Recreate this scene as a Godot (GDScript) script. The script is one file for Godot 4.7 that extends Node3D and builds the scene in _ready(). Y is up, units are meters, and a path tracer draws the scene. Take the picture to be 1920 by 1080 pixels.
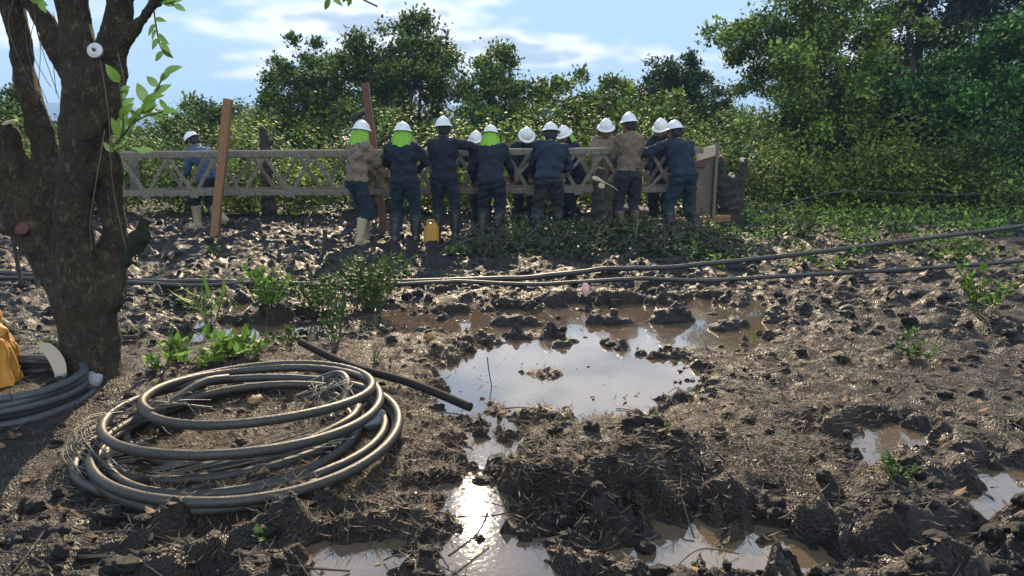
extends Node3D
# A muddy citrus grove with a work crew around a lattice truss. Units are metres, y up, the camera looks towards -z.

var rng := RandomNumberGenerator.new()
var taken := {}
var M := {}
var cam: Camera3D
var n_big: FastNoiseLite
var n_clod: FastNoiseLite
var n_lump: FastNoiseLite
var n_fine: FastNoiseLite
var n_mask: FastNoiseLite
var n_pit: FastNoiseLite
var n_fold: FastNoiseLite
var WATER := -0.02
var PUDDLES := {}
var boxes := {}

# ------------------------------------------------------------------ helpers: naming and tagging
func numbered(called: String) -> String:
	var k: int = taken.get(called, 0)
	taken[called] = k + 1
	return called if k == 0 else "%s_%03d" % [called, k]

func tag(o: Node, label := "", category := "", group := "", kind := "") -> Node:
	if label != "": o.set_meta("label", label)
	if category != "": o.set_meta("category", category)
	if group != "": o.set_meta("group", group)
	if kind != "": o.set_meta("kind", kind)
	return o

func thing(called: String, label: String, category: String, at := Vector3.ZERO, turn := 0.0, group := "") -> Node3D:
	var o := Node3D.new()
	o.name = numbered(called)
	add_child(o)
	o.position = at
	o.rotation.y = turn
	tag(o, label, category, group)
	return o

func part(called: String, mesh: Mesh, m: Material, parent: Node = self, at := Transform3D.IDENTITY) -> MeshInstance3D:
	var o := MeshInstance3D.new()
	if parent == self:
		o.name = numbered(called)
	else:
		var used: Dictionary = parent.get_meta("_used") if parent.has_meta("_used") else {}
		var k: int = used.get(called, 0)
		used[called] = k + 1
		parent.set_meta("_used", used)
		o.name = called if k == 0 else "%s_%03d" % [called, k]
	o.mesh = mesh
	if m: o.material_override = m
	parent.add_child(o, true)
	o.transform = at
	return o

func clear_used(n: Node) -> void:
	if n.has_meta("_used"): n.remove_meta("_used")
	for c in n.get_children(): clear_used(c)

func many(called: String, mesh: Mesh, m: Material, buf: PackedFloat32Array, parent: Node, kind := "stuff") -> MultiMeshInstance3D:
	var mm := MultiMesh.new()
	mm.transform_format = MultiMesh.TRANSFORM_3D
	mm.use_colors = true
	mm.mesh = mesh
	mm.instance_count = buf.size() / 16
	mm.buffer = buf
	var o := MultiMeshInstance3D.new()
	o.name = numbered(called) if parent == self else called
	o.multimesh = mm
	o.material_override = m
	parent.add_child(o, true)
	if kind != "": o.set_meta("kind", kind)
	return o

func put(buf: PackedFloat32Array, b: Basis, p: Vector3, c: Color) -> void:
	buf.append_array(PackedFloat32Array([b.x.x, b.y.x, b.z.x, p.x, b.x.y, b.y.y, b.z.y, p.y, b.x.z, b.y.z, b.z.z, p.z, c.r, c.g, c.b, 1.0]))

func rr(a: float, b: float) -> float:
	return rng.randf_range(a, b)

func noise(kind: int, freq: float, oct := 3, s := 1) -> FastNoiseLite:
	var n := FastNoiseLite.new()
	n.noise_type = kind
	n.frequency = freq
	n.seed = s
	n.fractal_octaves = oct
	n.fractal_type = FastNoiseLite.FRACTAL_FBM if oct > 1 else FastNoiseLite.FRACTAL_NONE
	return n

func ramp(stops: Array) -> Gradient:
	var g := Gradient.new()
	var offs := PackedFloat32Array()
	var cols := PackedColorArray()
	for s in stops:
		offs.append(s[0])
		cols.append((s[1] as Color).linear_to_srgb())
	g.offsets = offs
	g.colors = cols
	return g

func ntex(n: FastNoiseLite, g: Gradient = null, size := 512) -> NoiseTexture2D:
	var t := NoiseTexture2D.new()
	t.width = size
	t.height = size
	t.seamless = true
	t.noise = n
	if g: t.color_ramp = g
	return t

func mat(c: Color, rough := 0.8, metal := 0.0) -> StandardMaterial3D:
	var m := StandardMaterial3D.new()
	m.albedo_color = c.linear_to_srgb()
	m.roughness = rough
	m.metallic = metal
	return m

func tri(m: StandardMaterial3D, albedo: Texture2D, height: Texture2D, scale: Vector3, relief: float, world := false) -> StandardMaterial3D:
	m.uv1_triplanar = true
	m.uv1_world_triplanar = world
	m.uv1_scale = scale
	if albedo:
		m.albedo_texture = albedo
	if height:
		m.heightmap_enabled = true
		m.heightmap_texture = height
		m.heightmap_scale = relief
	return m

# ------------------------------------------------------------------ helpers: shapes
func mesh_of(v: PackedVector3Array, idx: PackedInt32Array, normals := PackedVector3Array(), cols := PackedColorArray()) -> ArrayMesh:
	var a := []
	a.resize(Mesh.ARRAY_MAX)
	a[Mesh.ARRAY_VERTEX] = v
	a[Mesh.ARRAY_INDEX] = idx
	if normals.size(): a[Mesh.ARRAY_NORMAL] = normals
	if cols.size(): a[Mesh.ARRAY_COLOR] = cols
	var m := ArrayMesh.new()
	m.add_surface_from_arrays(Mesh.PRIMITIVE_TRIANGLES, a)
	return m

func smooth(v: PackedVector3Array, idx: PackedInt32Array) -> ArrayMesh:
	var nrm := PackedVector3Array()
	nrm.resize(v.size())
	for t in range(0, idx.size(), 3):
		var a := idx[t]
		var b := idx[t + 1]
		var c := idx[t + 2]
		var f := (v[c] - v[a]).cross(v[b] - v[a])
		nrm[a] += f
		nrm[b] += f
		nrm[c] += f
	for i in nrm.size(): nrm[i] = nrm[i].normalized()
	return mesh_of(v, idx, nrm)

# a tube along points; lobes > 0 gives a twisted rope section
func tube_into(v: PackedVector3Array, idx: PackedInt32Array, pts: Array, radii: Array, sides := 8, lobes := 0, lay := 0.3) -> void:
	var n := pts.size()
	var first := v.size()
	var side := Vector3.ZERO
	var along := 0.0
	for i in n:
		var d: Vector3 = (pts[mini(i + 1, n - 1)] - pts[maxi(i - 1, 0)]).normalized()
		if i == 0:
			side = d.cross(Vector3.UP if absf(d.y) < 0.9 else Vector3.RIGHT).normalized()
		else:
			side = (side - d * side.dot(d)).normalized()
			along += (pts[i] as Vector3).distance_to(pts[i - 1])
		var up := side.cross(d)
		var at := float(i) / maxi(n - 1, 1) * (radii.size() - 1)
		var r: float = lerpf(radii[int(at)], radii[mini(int(at) + 1, radii.size() - 1)], at - int(at))
		for k in sides:
			var a := TAU * k / sides
			var q := r
			if lobes > 0: q = r * (0.93 + 0.09 * absf(cos((a - along / lay * TAU) * lobes * 0.5)))
			v.append(pts[i] + (side * cos(a) + up * sin(a)) * q)
	for i in n - 1:
		for k in sides:
			var a := first + i * sides + k
			var b := first + i * sides + (k + 1) % sides
			idx.append_array(PackedInt32Array([a, b, a + sides, b, b + sides, a + sides]))
	for e in [0, n - 1]:
		var c := v.size()
		v.append(pts[e])
		for k in sides:
			var a: int = first + e * sides + k
			var b: int = first + e * sides + (k + 1) % sides
			idx.append_array(PackedInt32Array([c, b, a]) if e == 0 else PackedInt32Array([c, a, b]))

func tube(pts: Array, radii: Array, sides := 8, lobes := 0, lay := 0.3) -> ArrayMesh:
	var v := PackedVector3Array()
	var idx := PackedInt32Array()
	tube_into(v, idx, pts, radii, sides, lobes, lay)
	return smooth(v, idx)

func spline(ctrl: Array, step: float) -> Array:
	var c := Curve3D.new()
	c.bake_interval = step
	for i in ctrl.size():
		var p: Vector3 = ctrl[i]
		var t: Vector3 = (ctrl[mini(i + 1, ctrl.size() - 1)] - ctrl[maxi(i - 1, 0)]) / 6.0
		c.add_point(p, -t, t)
	return Array(c.get_baked_points())

# a box with chamfered long edges and uneven ends, length along y
func plank(size: Vector3, bevel := 0.006, rough_ends := 0.0, seed_ := 1) -> ArrayMesh:
	var key := "%s %s %s %s" % [size, bevel, rough_ends, seed_]
	if boxes.has(key): return boxes[key]
	var r := RandomNumberGenerator.new()
	r.seed = seed_
	var st := SurfaceTool.new()
	st.begin(Mesh.PRIMITIVE_TRIANGLES)
	st.set_smooth_group(-1)
	var hx := size.x / 2
	var hz := size.z / 2
	var b := minf(bevel, minf(hx, hz) * 0.5)
	var ring := [Vector2(hx - b, hz), Vector2(hx, hz - b), Vector2(hx, b - hz), Vector2(hx - b, -hz), Vector2(b - hx, -hz), Vector2(-hx, b - hz), Vector2(-hx, hz - b), Vector2(b - hx, hz)]
	var rows := 7 if size.y > 0.5 else 2
	var grid := []
	for j in rows:
		var row := []
		var wob := Vector2(r.randf_range(-1, 1), r.randf_range(-1, 1)) * (0.004 if rows > 2 else 0.0)
		for p in ring:
			var y := (float(j) / (rows - 1) - 0.5) * size.y
			if (j == 0 or j == rows - 1): y += r.randf_range(-1, 1) * rough_ends
			row.append(Vector3(p.x + wob.x, y, p.y + wob.y))
		grid.append(row)
	for j in rows - 1:
		for k in 8:
			var k2 := (k + 1) % 8
			var q := [grid[j][k], grid[j][k2], grid[j + 1][k2], grid[j + 1][k]]
			for i in [0, 1, 2, 0, 2, 3]: st.add_vertex(q[i])
	for e in [0, rows - 1]:
		for k in range(1, 7):
			var o := [0, k, k + 1] if e > 0 else [0, k + 1, k]
			for i in o: st.add_vertex(grid[e][i])
	st.generate_normals()
	var m := st.commit()
	boxes[key] = m
	return m

func beam(called: String, a: Vector3, b: Vector3, w: float, d: float, m: Material, parent: Node, facing := Vector3(0, 0, 1), s := 1) -> MeshInstance3D:
	var y := (b - a).normalized()
	var x := y.cross(facing).normalized()
	var z := x.cross(y)
	return part(called, plank(Vector3(w, snappedf((b - a).length(), 0.001), d), 0.005, 0.004, s), m, parent, Transform3D(Basis(x, y, z), (a + b) / 2))

# a smooth skin round capsules [a, b, ra, rb (, carve)] by surface nets; cuts are planes [normal, offset] that keep normal.p < offset
func field(caps: Array, cell: float, k: float, cuts := []) -> Array:
	var lo := Vector3(1e9, 1e9, 1e9)
	var hi := -lo
	for c in caps:
		var r: float = maxf(c[2], c[3]) + 2.5 * cell + k * 0.3
		lo = lo.min((c[0] as Vector3).min(c[1]) - Vector3(r, r, r))
		hi = hi.max((c[0] as Vector3).max(c[1]) + Vector3(r, r, r))
	var nx := int(ceil((hi.x - lo.x) / cell)) + 2
	var ny := int(ceil((hi.y - lo.y) / cell)) + 2
	var nz := int(ceil((hi.z - lo.z) / cell)) + 2
	var f := PackedFloat32Array()
	f.resize(nx * ny * nz)
	f.fill(1.0)
	for c in caps:
		var a: Vector3 = c[0]
		var ab: Vector3 = c[1] - a
		var ra: float = c[2]
		var dr: float = c[3] - ra
		var carve: bool = c.size() > 4
		var inv := 1.0 / maxf(ab.length_squared(), 1e-9)
		var pad := maxf(ra, ra + dr) + k + 1.8 * cell
		var p0 := (a.min(c[1]) - Vector3(pad, pad, pad) - lo) / cell
		var p1 := (a.max(c[1]) + Vector3(pad, pad, pad) - lo) / cell
		var x0 := maxi(int(p0.x), 0)
		var x1 := mini(int(p1.x) + 1, nx - 1)
		for iz in range(maxi(int(p0.z), 0), mini(int(p1.z) + 1, nz - 1) + 1):
			for iy in range(maxi(int(p0.y), 0), mini(int(p1.y) + 1, ny - 1) + 1):
				var row := (iz * ny + iy) * nx
				var q := lo + Vector3(x0, iy, iz) * cell - a
				for ix in range(x0, x1 + 1):
					var t := clampf(q.dot(ab) * inv, 0.0, 1.0)
					var d := (q - ab * t).length() - ra - dr * t
					q.x += cell
					if d > k + cell * 2.0 : continue
					var g := f[row + ix]
					if carve:
						d = -d
						var h := maxf(k - absf(g - d), 0.0)
						f[row + ix] = maxf(g, d) + h * h / (4.0 * k)
					else:
						var h := maxf(k - absf(g - d), 0.0)
						f[row + ix] = minf(g, d) - h * h / (4.0 * k)
	if cuts.size():
		for iz in nz:
			for iy in ny:
				var row := (iz * ny + iy) * nx
				for ix in nx:
					if f[row + ix] < 0.1:
						var p := lo + Vector3(ix, iy, iz) * cell
						for c in cuts: f[row + ix] = maxf(f[row + ix], (c[0] as Vector3).dot(p) - c[1])
	var v := PackedVector3Array()
	var idx := PackedInt32Array()
	var at := PackedInt32Array()
	at.resize(f.size())
	at.fill(-1)
	var sxy := nx * ny
	var offs := [0, 1, nx, nx + 1, sxy, sxy + 1, sxy + nx, sxy + nx + 1]
	var edges := [[0, 1], [2, 3], [4, 5], [6, 7], [0, 2], [1, 3], [4, 6], [5, 7], [0, 4], [1, 5], [2, 6], [3, 7]]
	var far := cell * 2.0
	for iz in nz - 1:
		for iy in ny - 1:
			var row := (iz * ny + iy) * nx
			for ix in nx - 1:
				var i := row + ix
				var f0 := f[i]
				if f0 > far or f0 < -far: continue
				var neg := 0
				for o in offs:
					if f[i + o] < 0.0: neg += 1
				if neg == 0 or neg == 8: continue
				var sum := Vector3.ZERO
				var cnt := 0
				for e in edges:
					var fa := f[i + offs[e[0]]]
					var fb := f[i + offs[e[1]]]
					if (fa < 0.0) != (fb < 0.0):
						var t := fa / (fa - fb)
						var ea: int = e[0]
						var eb: int = e[1]
						var pa := Vector3(ea & 1, (ea >> 1) & 1, ea >> 2)
						sum += pa + (Vector3(eb & 1, (eb >> 1) & 1, eb >> 2) - pa) * t
						cnt += 1
				at[i] = v.size()
				v.append(lo + (Vector3(ix, iy, iz) + sum / cnt) * cell)
	for iz in range(1, nz - 1):
		for iy in range(1, ny - 1):
			var row := (iz * ny + iy) * nx
			for ix in range(1, nx - 1):
				var i := row + ix
				if at[i] < 0: continue
				var s0 := f[i] < 0.0
				for ax in 3:
					var di: int = [1, nx, sxy][ax]
					if (f[i + di] < 0.0) == s0: continue
					var du: int = [nx, sxy, 1][ax]
					var dv: int = [sxy, 1, nx][ax]
					var a := at[i]
					var b := at[i - du]
					var c := at[i - du - dv]
					var d := at[i - dv]
					if a < 0 or b < 0 or c < 0 or d < 0: continue
					if s0: idx.append_array(PackedInt32Array([a, c, b, a, d, c]))
					else: idx.append_array(PackedInt32Array([a, b, c, a, c, d]))
	return [v, idx]

func crumple(v: PackedVector3Array, idx: PackedInt32Array, n: FastNoiseLite, amount: float, stretch := Vector3.ONE, fade := 0.0) -> ArrayMesh:
	var m := smooth(v, idx)
	var nrm: PackedVector3Array = m.surface_get_arrays(0)[Mesh.ARRAY_NORMAL]
	for i in v.size(): v[i] += nrm[i] * (n.get_noise_3dv(v[i] * stretch) * amount)
	return smooth(v, idx)

func lathe(profile: Array, sides: int, sx := 1.0, sz := 1.0) -> ArrayMesh:
	var v := PackedVector3Array()
	var idx := PackedInt32Array()
	for p in profile:
		for k in sides:
			var a := TAU * k / sides
			v.append(Vector3(cos(a) * p.x * sx, p.y, sin(a) * p.x * sz))
	for j in profile.size() - 1:
		for k in sides:
			var a := j * sides + k
			var b := j * sides + (k + 1) % sides
			idx.append_array(PackedInt32Array([a, a + sides, b, b, a + sides, b + sides]))
	return smooth(v, idx)

func lump(r: Vector3, s: int, amount := 0.25, freq := 1.6) -> ArrayMesh:
	var n := noise(FastNoiseLite.TYPE_SIMPLEX_SMOOTH, freq, 3, s)
	var v := PackedVector3Array()
	var idx := PackedInt32Array()
	var rows := 9
	var cols := 14
	for j in rows + 1:
		for k in cols:
			var a := PI * j / rows
			var b := TAU * k / cols
			var d := Vector3(sin(a) * cos(b), cos(a), sin(a) * sin(b))
			v.append(d * r * (1.0 + amount * n.get_noise_3dv(d * 1.3)))
	for j in rows:
		for k in cols:
			var a := j * cols + k
			var b := j * cols + (k + 1) % cols
			idx.append_array(PackedInt32Array([a, b, a + cols, b, b + cols, a + cols]))
	return smooth(v, idx)

# a leaf 1 long, from its stalk at the origin along +y, folded along the midrib and curling down
func leaf_mesh(width: float, fold: float, curl: float, rows := 4) -> ArrayMesh:
	var v := PackedVector3Array()
	var idx := PackedInt32Array()
	for j in rows + 1:
		var t := float(j) / rows
		var w := width * 0.5 * pow(sin(PI * pow(t, 0.8)), 0.8) if j > 0 and j < rows else 0.0
		var z := -curl * t * t
		v.append(Vector3(-w, t, z + w * fold))
		v.append(Vector3(0, t, z))
		v.append(Vector3(w, t, z + w * fold))
	for j in rows:
		var a := j * 3
		idx.append_array(PackedInt32Array([a, a + 3, a + 1, a + 1, a + 3, a + 4, a + 1, a + 4, a + 2, a + 2, a + 4, a + 5]))
	return smooth(v, idx)

# ------------------------------------------------------------------ the ground
func inside(poly: PackedVector2Array, p: Vector2) -> float:
	var best := 1e9
	var odd := false
	var n := poly.size()
	var j := n - 1
	for i in n:
		var a := poly[i]
		var b := poly[j]
		if (a.y > p.y) != (b.y > p.y) and p.x < (b.x - a.x) * (p.y - a.y) / (b.y - a.y) + a.x: odd = not odd
		var ab := b - a
		var t := clampf((p - a).dot(ab) / ab.length_squared(), 0.0, 1.0)
		best = minf(best, p.distance_squared_to(a + ab * t))
		j = i
	return -sqrt(best) if odd else sqrt(best)

func bell(x: float, z: float, cx: float, cz: float, rx: float, rz: float) -> float:
	var a := (x - cx) / rx
	var b := (z - cz) / rz
	return exp(-(a * a + b * b))

func churned(x: float, z: float) -> float:
	var c := 0.75 * smoothstep(-5.0, -6.2, z) * (1.0 - 0.6 * smoothstep(-13.0, -16.0, z))
	c += 0.75 * smoothstep(-3.5, -2.9, z)
	c += 0.6 * bell(x, z, 0.5, -3.3, 0.7, 0.6)
	c += 0.3 * smoothstep(0.8, 2.0, x) * (1.0 - smoothstep(-5.0, -6.2, z))
	c *= 1.0 - 0.85 * bell(x, z, -1.4, -3.95, 1.0, 0.95)
	c *= 1.0 - 0.6 * bell(x, z, 0.2, -6.0, 1.5, 0.75)
	return clampf(c, 0.12, 1.0)

func ground_h(x: float, z: float) -> float:
	var h := 0.035 + n_big.get_noise_2d(x, z) * 0.06
	if z < -40.0 or z > 6.0 or absf(x) > 40.0: return h
	var c := churned(x, z)
	var wx := x + n_fine.get_noise_2d(z * 0.3, x * 0.3) * 0.17
	var wz := z + n_fine.get_noise_2d(x * 0.3 + 40.0, z * 0.3) * 0.17
	var clod := -n_clod.get_noise_2d(wx, wz)
	var small := -n_lump.get_noise_2d(wx, wz)
	var fine := n_fine.get_noise_2d(x, z)
	var slick := 1.0 - 0.8 * smoothstep(0.02, 0.3, n_mask.get_noise_2d(x * 1.4 + 50.0, z * 1.4))
	var pit := smoothstep(0.55, 0.85, -n_pit.get_noise_2d(wx, wz * 0.5))
	var m := n_mask.get_noise_2d(x, z)
	h += c * ((clod - 0.45) * maxf(0.05, 0.14 + 0.22 * m) + (small - 0.5) * (0.042 + 0.03 * m) * slick - pit * 0.075) + fine * (0.007 + 0.028 * c * slick)
	if z > -14.0:
		h += 0.17 * bell(x, z, 0.42, -3.25, 0.42, 0.42) + 0.06 * bell(x, z, 0.9, -3.5, 0.5, 0.3)
		h += 0.055 * bell(x, z, -0.9, -2.75, 0.8, 0.4) * sin((x * 0.5 + z) * 21.0 + m * 4.0)
		h += 0.05 * bell(x, z, -2.7, -4.7, 0.6, 0.5)
		for key in PUDDLES:
			var b: Rect2 = PUDDLES[key][1]
			if x < b.position.x or z < b.position.y or x > b.end.x or z > b.end.y: continue
			var s := inside(PUDDLES[key][0], Vector2(x, z)) + fine * 0.12 + m * 0.06 + (clod - 0.5) * 0.3 + (small - 0.5) * 0.08
			var t := smoothstep(0.17, -0.1, s)
			if t > 0.0:
				var bed := WATER - 0.032 + (clod - 0.62) * 0.07 * c + maxf(0.0, small - 0.74) * 0.15 + maxf(0.0, m - 0.42) * 0.16
				h = lerpf(h, bed, t)
		h += (0.10 + 0.08 * (clod - 0.4)) * bell(x, z, -0.38, -2.52, 0.10, 0.3)
	return h

func make_ground() -> void:
	var xs := PackedFloat32Array()
	var zs := PackedFloat32Array()
	var x := -420.0
	while x < 420.0:
		xs.append(x)
		var ax := absf(x - 0.2)
		x += 0.019 if ax < 2.7 else (0.05 if ax < 7.5 else (0.13 if ax < 15.0 else ax * 0.15))
	var z := 60.0
	while z > -700.0:
		zs.append(z)
		var d := -z
		z -= 4.0 if d < -5.0 else (0.2 if d < 2.2 else (0.017 if d < 5.2 else (0.024 if d < 8.5 else (0.04 if d < 13.0 else (0.075 if d < 17.0 else (d - 14.0) * 0.12)))))
	var nx := xs.size()
	var nz := zs.size()
	var v := PackedVector3Array()
	v.resize(nx * nz)
	var cols := PackedColorArray()
	cols.resize(nx * nz)
	var mud := Color(0.0165, 0.0115, 0.0075)
	var straw := Color(0.088, 0.058, 0.031)
	var green := Color(0.035, 0.042, 0.018)
	for j in nz:
		for i in nx:
			var px := xs[i]
			var pz := zs[j]
			v[j * nx + i] = Vector3(px, ground_h(px, pz), pz)
			var dry := 0.0
			var grn := 0.0
			if pz > -40.0:
				dry = clampf(0.75 * bell(px, pz, -1.35, -4.0, 1.1, 0.9) + 0.6 * bell(px, pz, -0.9, -5.2, 1.2, 0.5) + 0.4 * bell(px, pz, 1.3, -3.6, 0.7, 0.6) + 0.7 * n_mask.get_noise_2d(px * 1.7 + 9.0, pz * 1.7) - 0.12, 0.0, 1.0)
				grn = smoothstep(-14.5, -17.0, pz)
			else:
				grn = 1.0
			cols[j * nx + i] = mud.lerp(straw, dry).lerp(green, grn * 0.8)
	var nrm := PackedVector3Array()
	nrm.resize(nx * nz)
	for j in nz:
		var j0 := maxi(j - 1, 0)
		var j1 := mini(j + 1, nz - 1)
		for i in nx:
			var i0 := maxi(i - 1, 0)
			var i1 := mini(i + 1, nx - 1)
			var dx := v[j * nx + i1] - v[j * nx + i0]
			var dz := v[j1 * nx + i] - v[j0 * nx + i]
			nrm[j * nx + i] = dx.cross(dz).normalized()
	var idx := PackedInt32Array()
	idx.resize((nx - 1) * (nz - 1) * 6)
	var w := 0
	for j in nz - 1:
		for i in nx - 1:
			var a := j * nx + i
			idx[w] = a
			idx[w + 1] = a + nx
			idx[w + 2] = a + 1
			idx[w + 3] = a + 1
			idx[w + 4] = a + nx
			idx[w + 5] = a + nx + 1
			w += 6
	tag(part("muddy_ground", mesh_of(v, idx, nrm, cols), M.mud), "churned wet mud and litter over the whole clearing", "ground", "", "structure")

func make_water() -> void:
	var what := {"A": "broad sky-reflecting puddle in the middle of the mud", "B": "long brown puddle with mud clods in front of the cables", "C": "narrow glaring puddle at the bottom middle beside the mound", "N": "wet neck between the broad puddle and the glaring one", "D": "shallow grey puddle at the lower right of the mound", "E": "small puddle near the lower left edge of the mud", "F": "small puddle at the right edge of the clearing", "G": "shallow puddle right of the mud mound", "H": "thin brown puddle between tree trunk and weeds", "I": "glinting trickle of water in the ruts behind the long cables"}
	for key in PUDDLES:
		var grown: Array = Geometry2D.offset_polygon(PUDDLES[key][0], 0.2, Geometry2D.JOIN_ROUND)
		var poly: PackedVector2Array = grown[0]
		var t := Geometry2D.triangulate_polygon(poly)
		var v := PackedVector3Array()
		var nrm := PackedVector3Array()
		for p in poly:
			v.append(Vector3(p.x, WATER + PUDDLES[key][2], p.y))
			nrm.append(Vector3.UP)
		var idx := PackedInt32Array()
		for i in range(0, t.size(), 3):
			var a := v[t[i]]
			if (v[t[i + 1]] - a).cross(v[t[i + 2]] - a).y > 0.0: idx.append_array(PackedInt32Array([t[i], t[i + 2], t[i + 1]]))
			else: idx.append_array(PackedInt32Array([t[i], t[i + 1], t[i + 2]]))
		tag(part("puddle", mesh_of(v, idx, nrm), M.water), what[key], "puddle", "", "structure")

# ------------------------------------------------------------------ plants
func leaves_round(buf: PackedFloat32Array, c: Vector3, r: Vector3, count: int, size: float, hue: Color, vary: float) -> void:
	for i in count:
		var d := Vector3(rng.randfn(), rng.randfn(), rng.randfn()) * 0.55
		var p := c + d * r
		if p.y < 0.03: p.y = absf(p.y) + 0.03
		var s := size * rr(0.7, 1.25)
		var b := Basis.from_euler(Vector3(rr(0.4, 2.6), rr(0, TAU), rr(-0.7, 0.7))).scaled(Vector3(s, s, s))
		var k := 1.0 + rr(-vary, vary)
		var y := rng.randf()
		var col := hue * k
		if y > 0.86: col = Color(hue.r * 2.0, hue.g * 1.5, hue.b * 1.1)
		put(buf, b, p, col)

func tree(called: String, label: String, at: Vector3, height: float, r: Vector3, low: float, count: int, size: float, hue: Color, trunks: int, s: int, group := "trees at the edge of the clearing") -> Node3D:
	rng.seed = s
	var t := thing(called, label, "tree", at, 0.0, group)
	var buf := PackedFloat32Array()
	var v := PackedVector3Array()
	var idx := PackedInt32Array()
	var cy := (height + low) * 0.5
	var ry := (height - low) * 0.5
	var n := noise(FastNoiseLite.TYPE_SIMPLEX, 0.9, 2, s)
	var stems := []
	for k in trunks:
		var a := TAU * k / trunks + rr(0, 1.5)
		var lean := Vector3(cos(a), 0, sin(a))
		var f := lean * rr(0.05, 0.15)
		var top := lean * r.x * rr(0.2, 0.45) + Vector3(0, cy + ry * rr(0.1, 0.4), 0)
		var pts := [f - Vector3(0, 0.1, 0), f.lerp(top, 0.3) + Vector3(rr(-.1, .1), 0.1, rr(-.1, .1)), f.lerp(top, 0.65) + Vector3(rr(-.15, .15), 0.05, rr(-.15, .15)), top]
		var r0 := height * rr(0.014, 0.02)
		var sp := spline(pts, 0.2)
		var radii := []
		for i in sp.size(): radii.append(lerpf(r0, r0 * 0.25, float(i) / sp.size()))
		tube_into(v, idx, sp, radii, 7)
		stems.append(sp)
	var clumps := int(34 + r.x * r.x * ry * 8)
	clumps = mini(clumps, 170)
	for k in clumps:
		var d := Vector3(rng.randfn(), rng.randfn(), rng.randfn()).normalized()
		var rad := pow(rng.randf(), 0.36) * (0.9 + 0.36 * n.get_noise_3dv(d * 2.6))
		var c := Vector3(0, cy, 0) + d * Vector3(r.x, ry, r.z) * rad
		var cr := rr(0.2, 0.46) * (0.5 + 0.2 * r.x)
		var from: Array = stems[k % trunks]
		var q: Vector3 = from[int(from.size() * rr(0.35, 0.98))]
		if k % 2 == 0:
			tube_into(v, idx, [q, q.lerp(c, 0.5) + Vector3(0, 0.08, 0), c], [0.02, 0.012, 0.005], 4)
		leaves_round(buf, c, Vector3(cr, cr * 0.8, cr), int(count / float(clumps) * rr(0.5, 1.5)), size * rr(0.8, 1.1), hue * rr(0.5, 1.55), 0.35)
	part("trunk", smooth(v, idx), M.twig_bark, t)
	many("crown", M.leaf_small, M.foliage, buf, t)
	return t

func bush(called: String, label: String, at: Vector3, r: Vector3, count: int, size: float, hue: Color, s: int, group: String) -> Node3D:
	rng.seed = s
	var t := thing(called, label, "bush", at, 0.0, group)
	var v := PackedVector3Array()
	var idx := PackedInt32Array()
	var buf := PackedFloat32Array()
	var stems := 14
	for k in stems:
		var a := rr(0, TAU)
		var q := sqrt(rng.randf())
		var top := Vector3(cos(a) * r.x * q, r.y * (rr(0.45, 0.95) if k % 4 else rr(1.0, 1.35)), sin(a) * r.z * q)
		var foot := top * Vector3(0.4, 0, 0.4) + Vector3(0, -0.05, 0)
		tube_into(v, idx, spline([foot, foot.lerp(top, 0.5) + Vector3(0, 0.1, 0), top], 0.2), [0.008], 4)
		for j in 4: leaves_round(buf, foot.lerp(top, 0.3 + 0.25 * j) , Vector3(r.x * 0.3, r.y * 0.17, r.z * 0.3), int(count / float(stems) / 4.0), size * rr(0.75, 1.15), hue * rr(0.5, 1.6), 0.35)
	part("stem", smooth(v, idx), M.twig_bark, t)
	many("foliage", M.leaf_small, M.foliage, buf, t)
	return t

func weed(label: String, at: Vector3, h: float, spread: float, stems: int, per: int, size: float, hue: Color, s: int, broad := true) -> Node3D:
	rng.seed = s
	at.y = ground_h(at.x, at.z) - 0.01
	var t := thing("weed_plant", label, "weed", at, 0.0, "weeds growing in the mud")
	var v := PackedVector3Array()
	var idx := PackedInt32Array()
	var buf := PackedFloat32Array()
	for k in stems:
		var a := rr(0, TAU)
		var top := Vector3(cos(a) * spread * rr(0.2, 1.0), h * rr(0.55, 1.0), sin(a) * spread * rr(0.2, 1.0))
		var foot := top * Vector3(0.25, 0, 0.25)
		var sp := spline([foot, foot.lerp(top, 0.5) + Vector3(0, h * 0.12, 0), top], 0.03)
		tube_into(v, idx, sp, [0.0035], 4)
		for j in int(per * 1.5):
			var f := rr(0.25, 1.0)
			var p: Vector3 = sp[int((sp.size() - 1) * f)]
			var sz := size * rr(0.45, 1.0)
			var b := Basis.from_euler(Vector3(rr(0.5, 1.9), rr(0, TAU), rr(-0.3, 0.3))).scaled(Vector3(sz, sz, sz))
			put(buf, b, p, hue * rr(0.6, 1.35))
	part("stem", smooth(v, idx), M.green_stem, t)
	many("foliage", M.leaf_broad if broad else M.leaf_blade, M.foliage, buf, t)
	return t

# ------------------------------------------------------------------ people
var HEAD := []
var HAND := []
var BOOT: ArrayMesh

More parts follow.
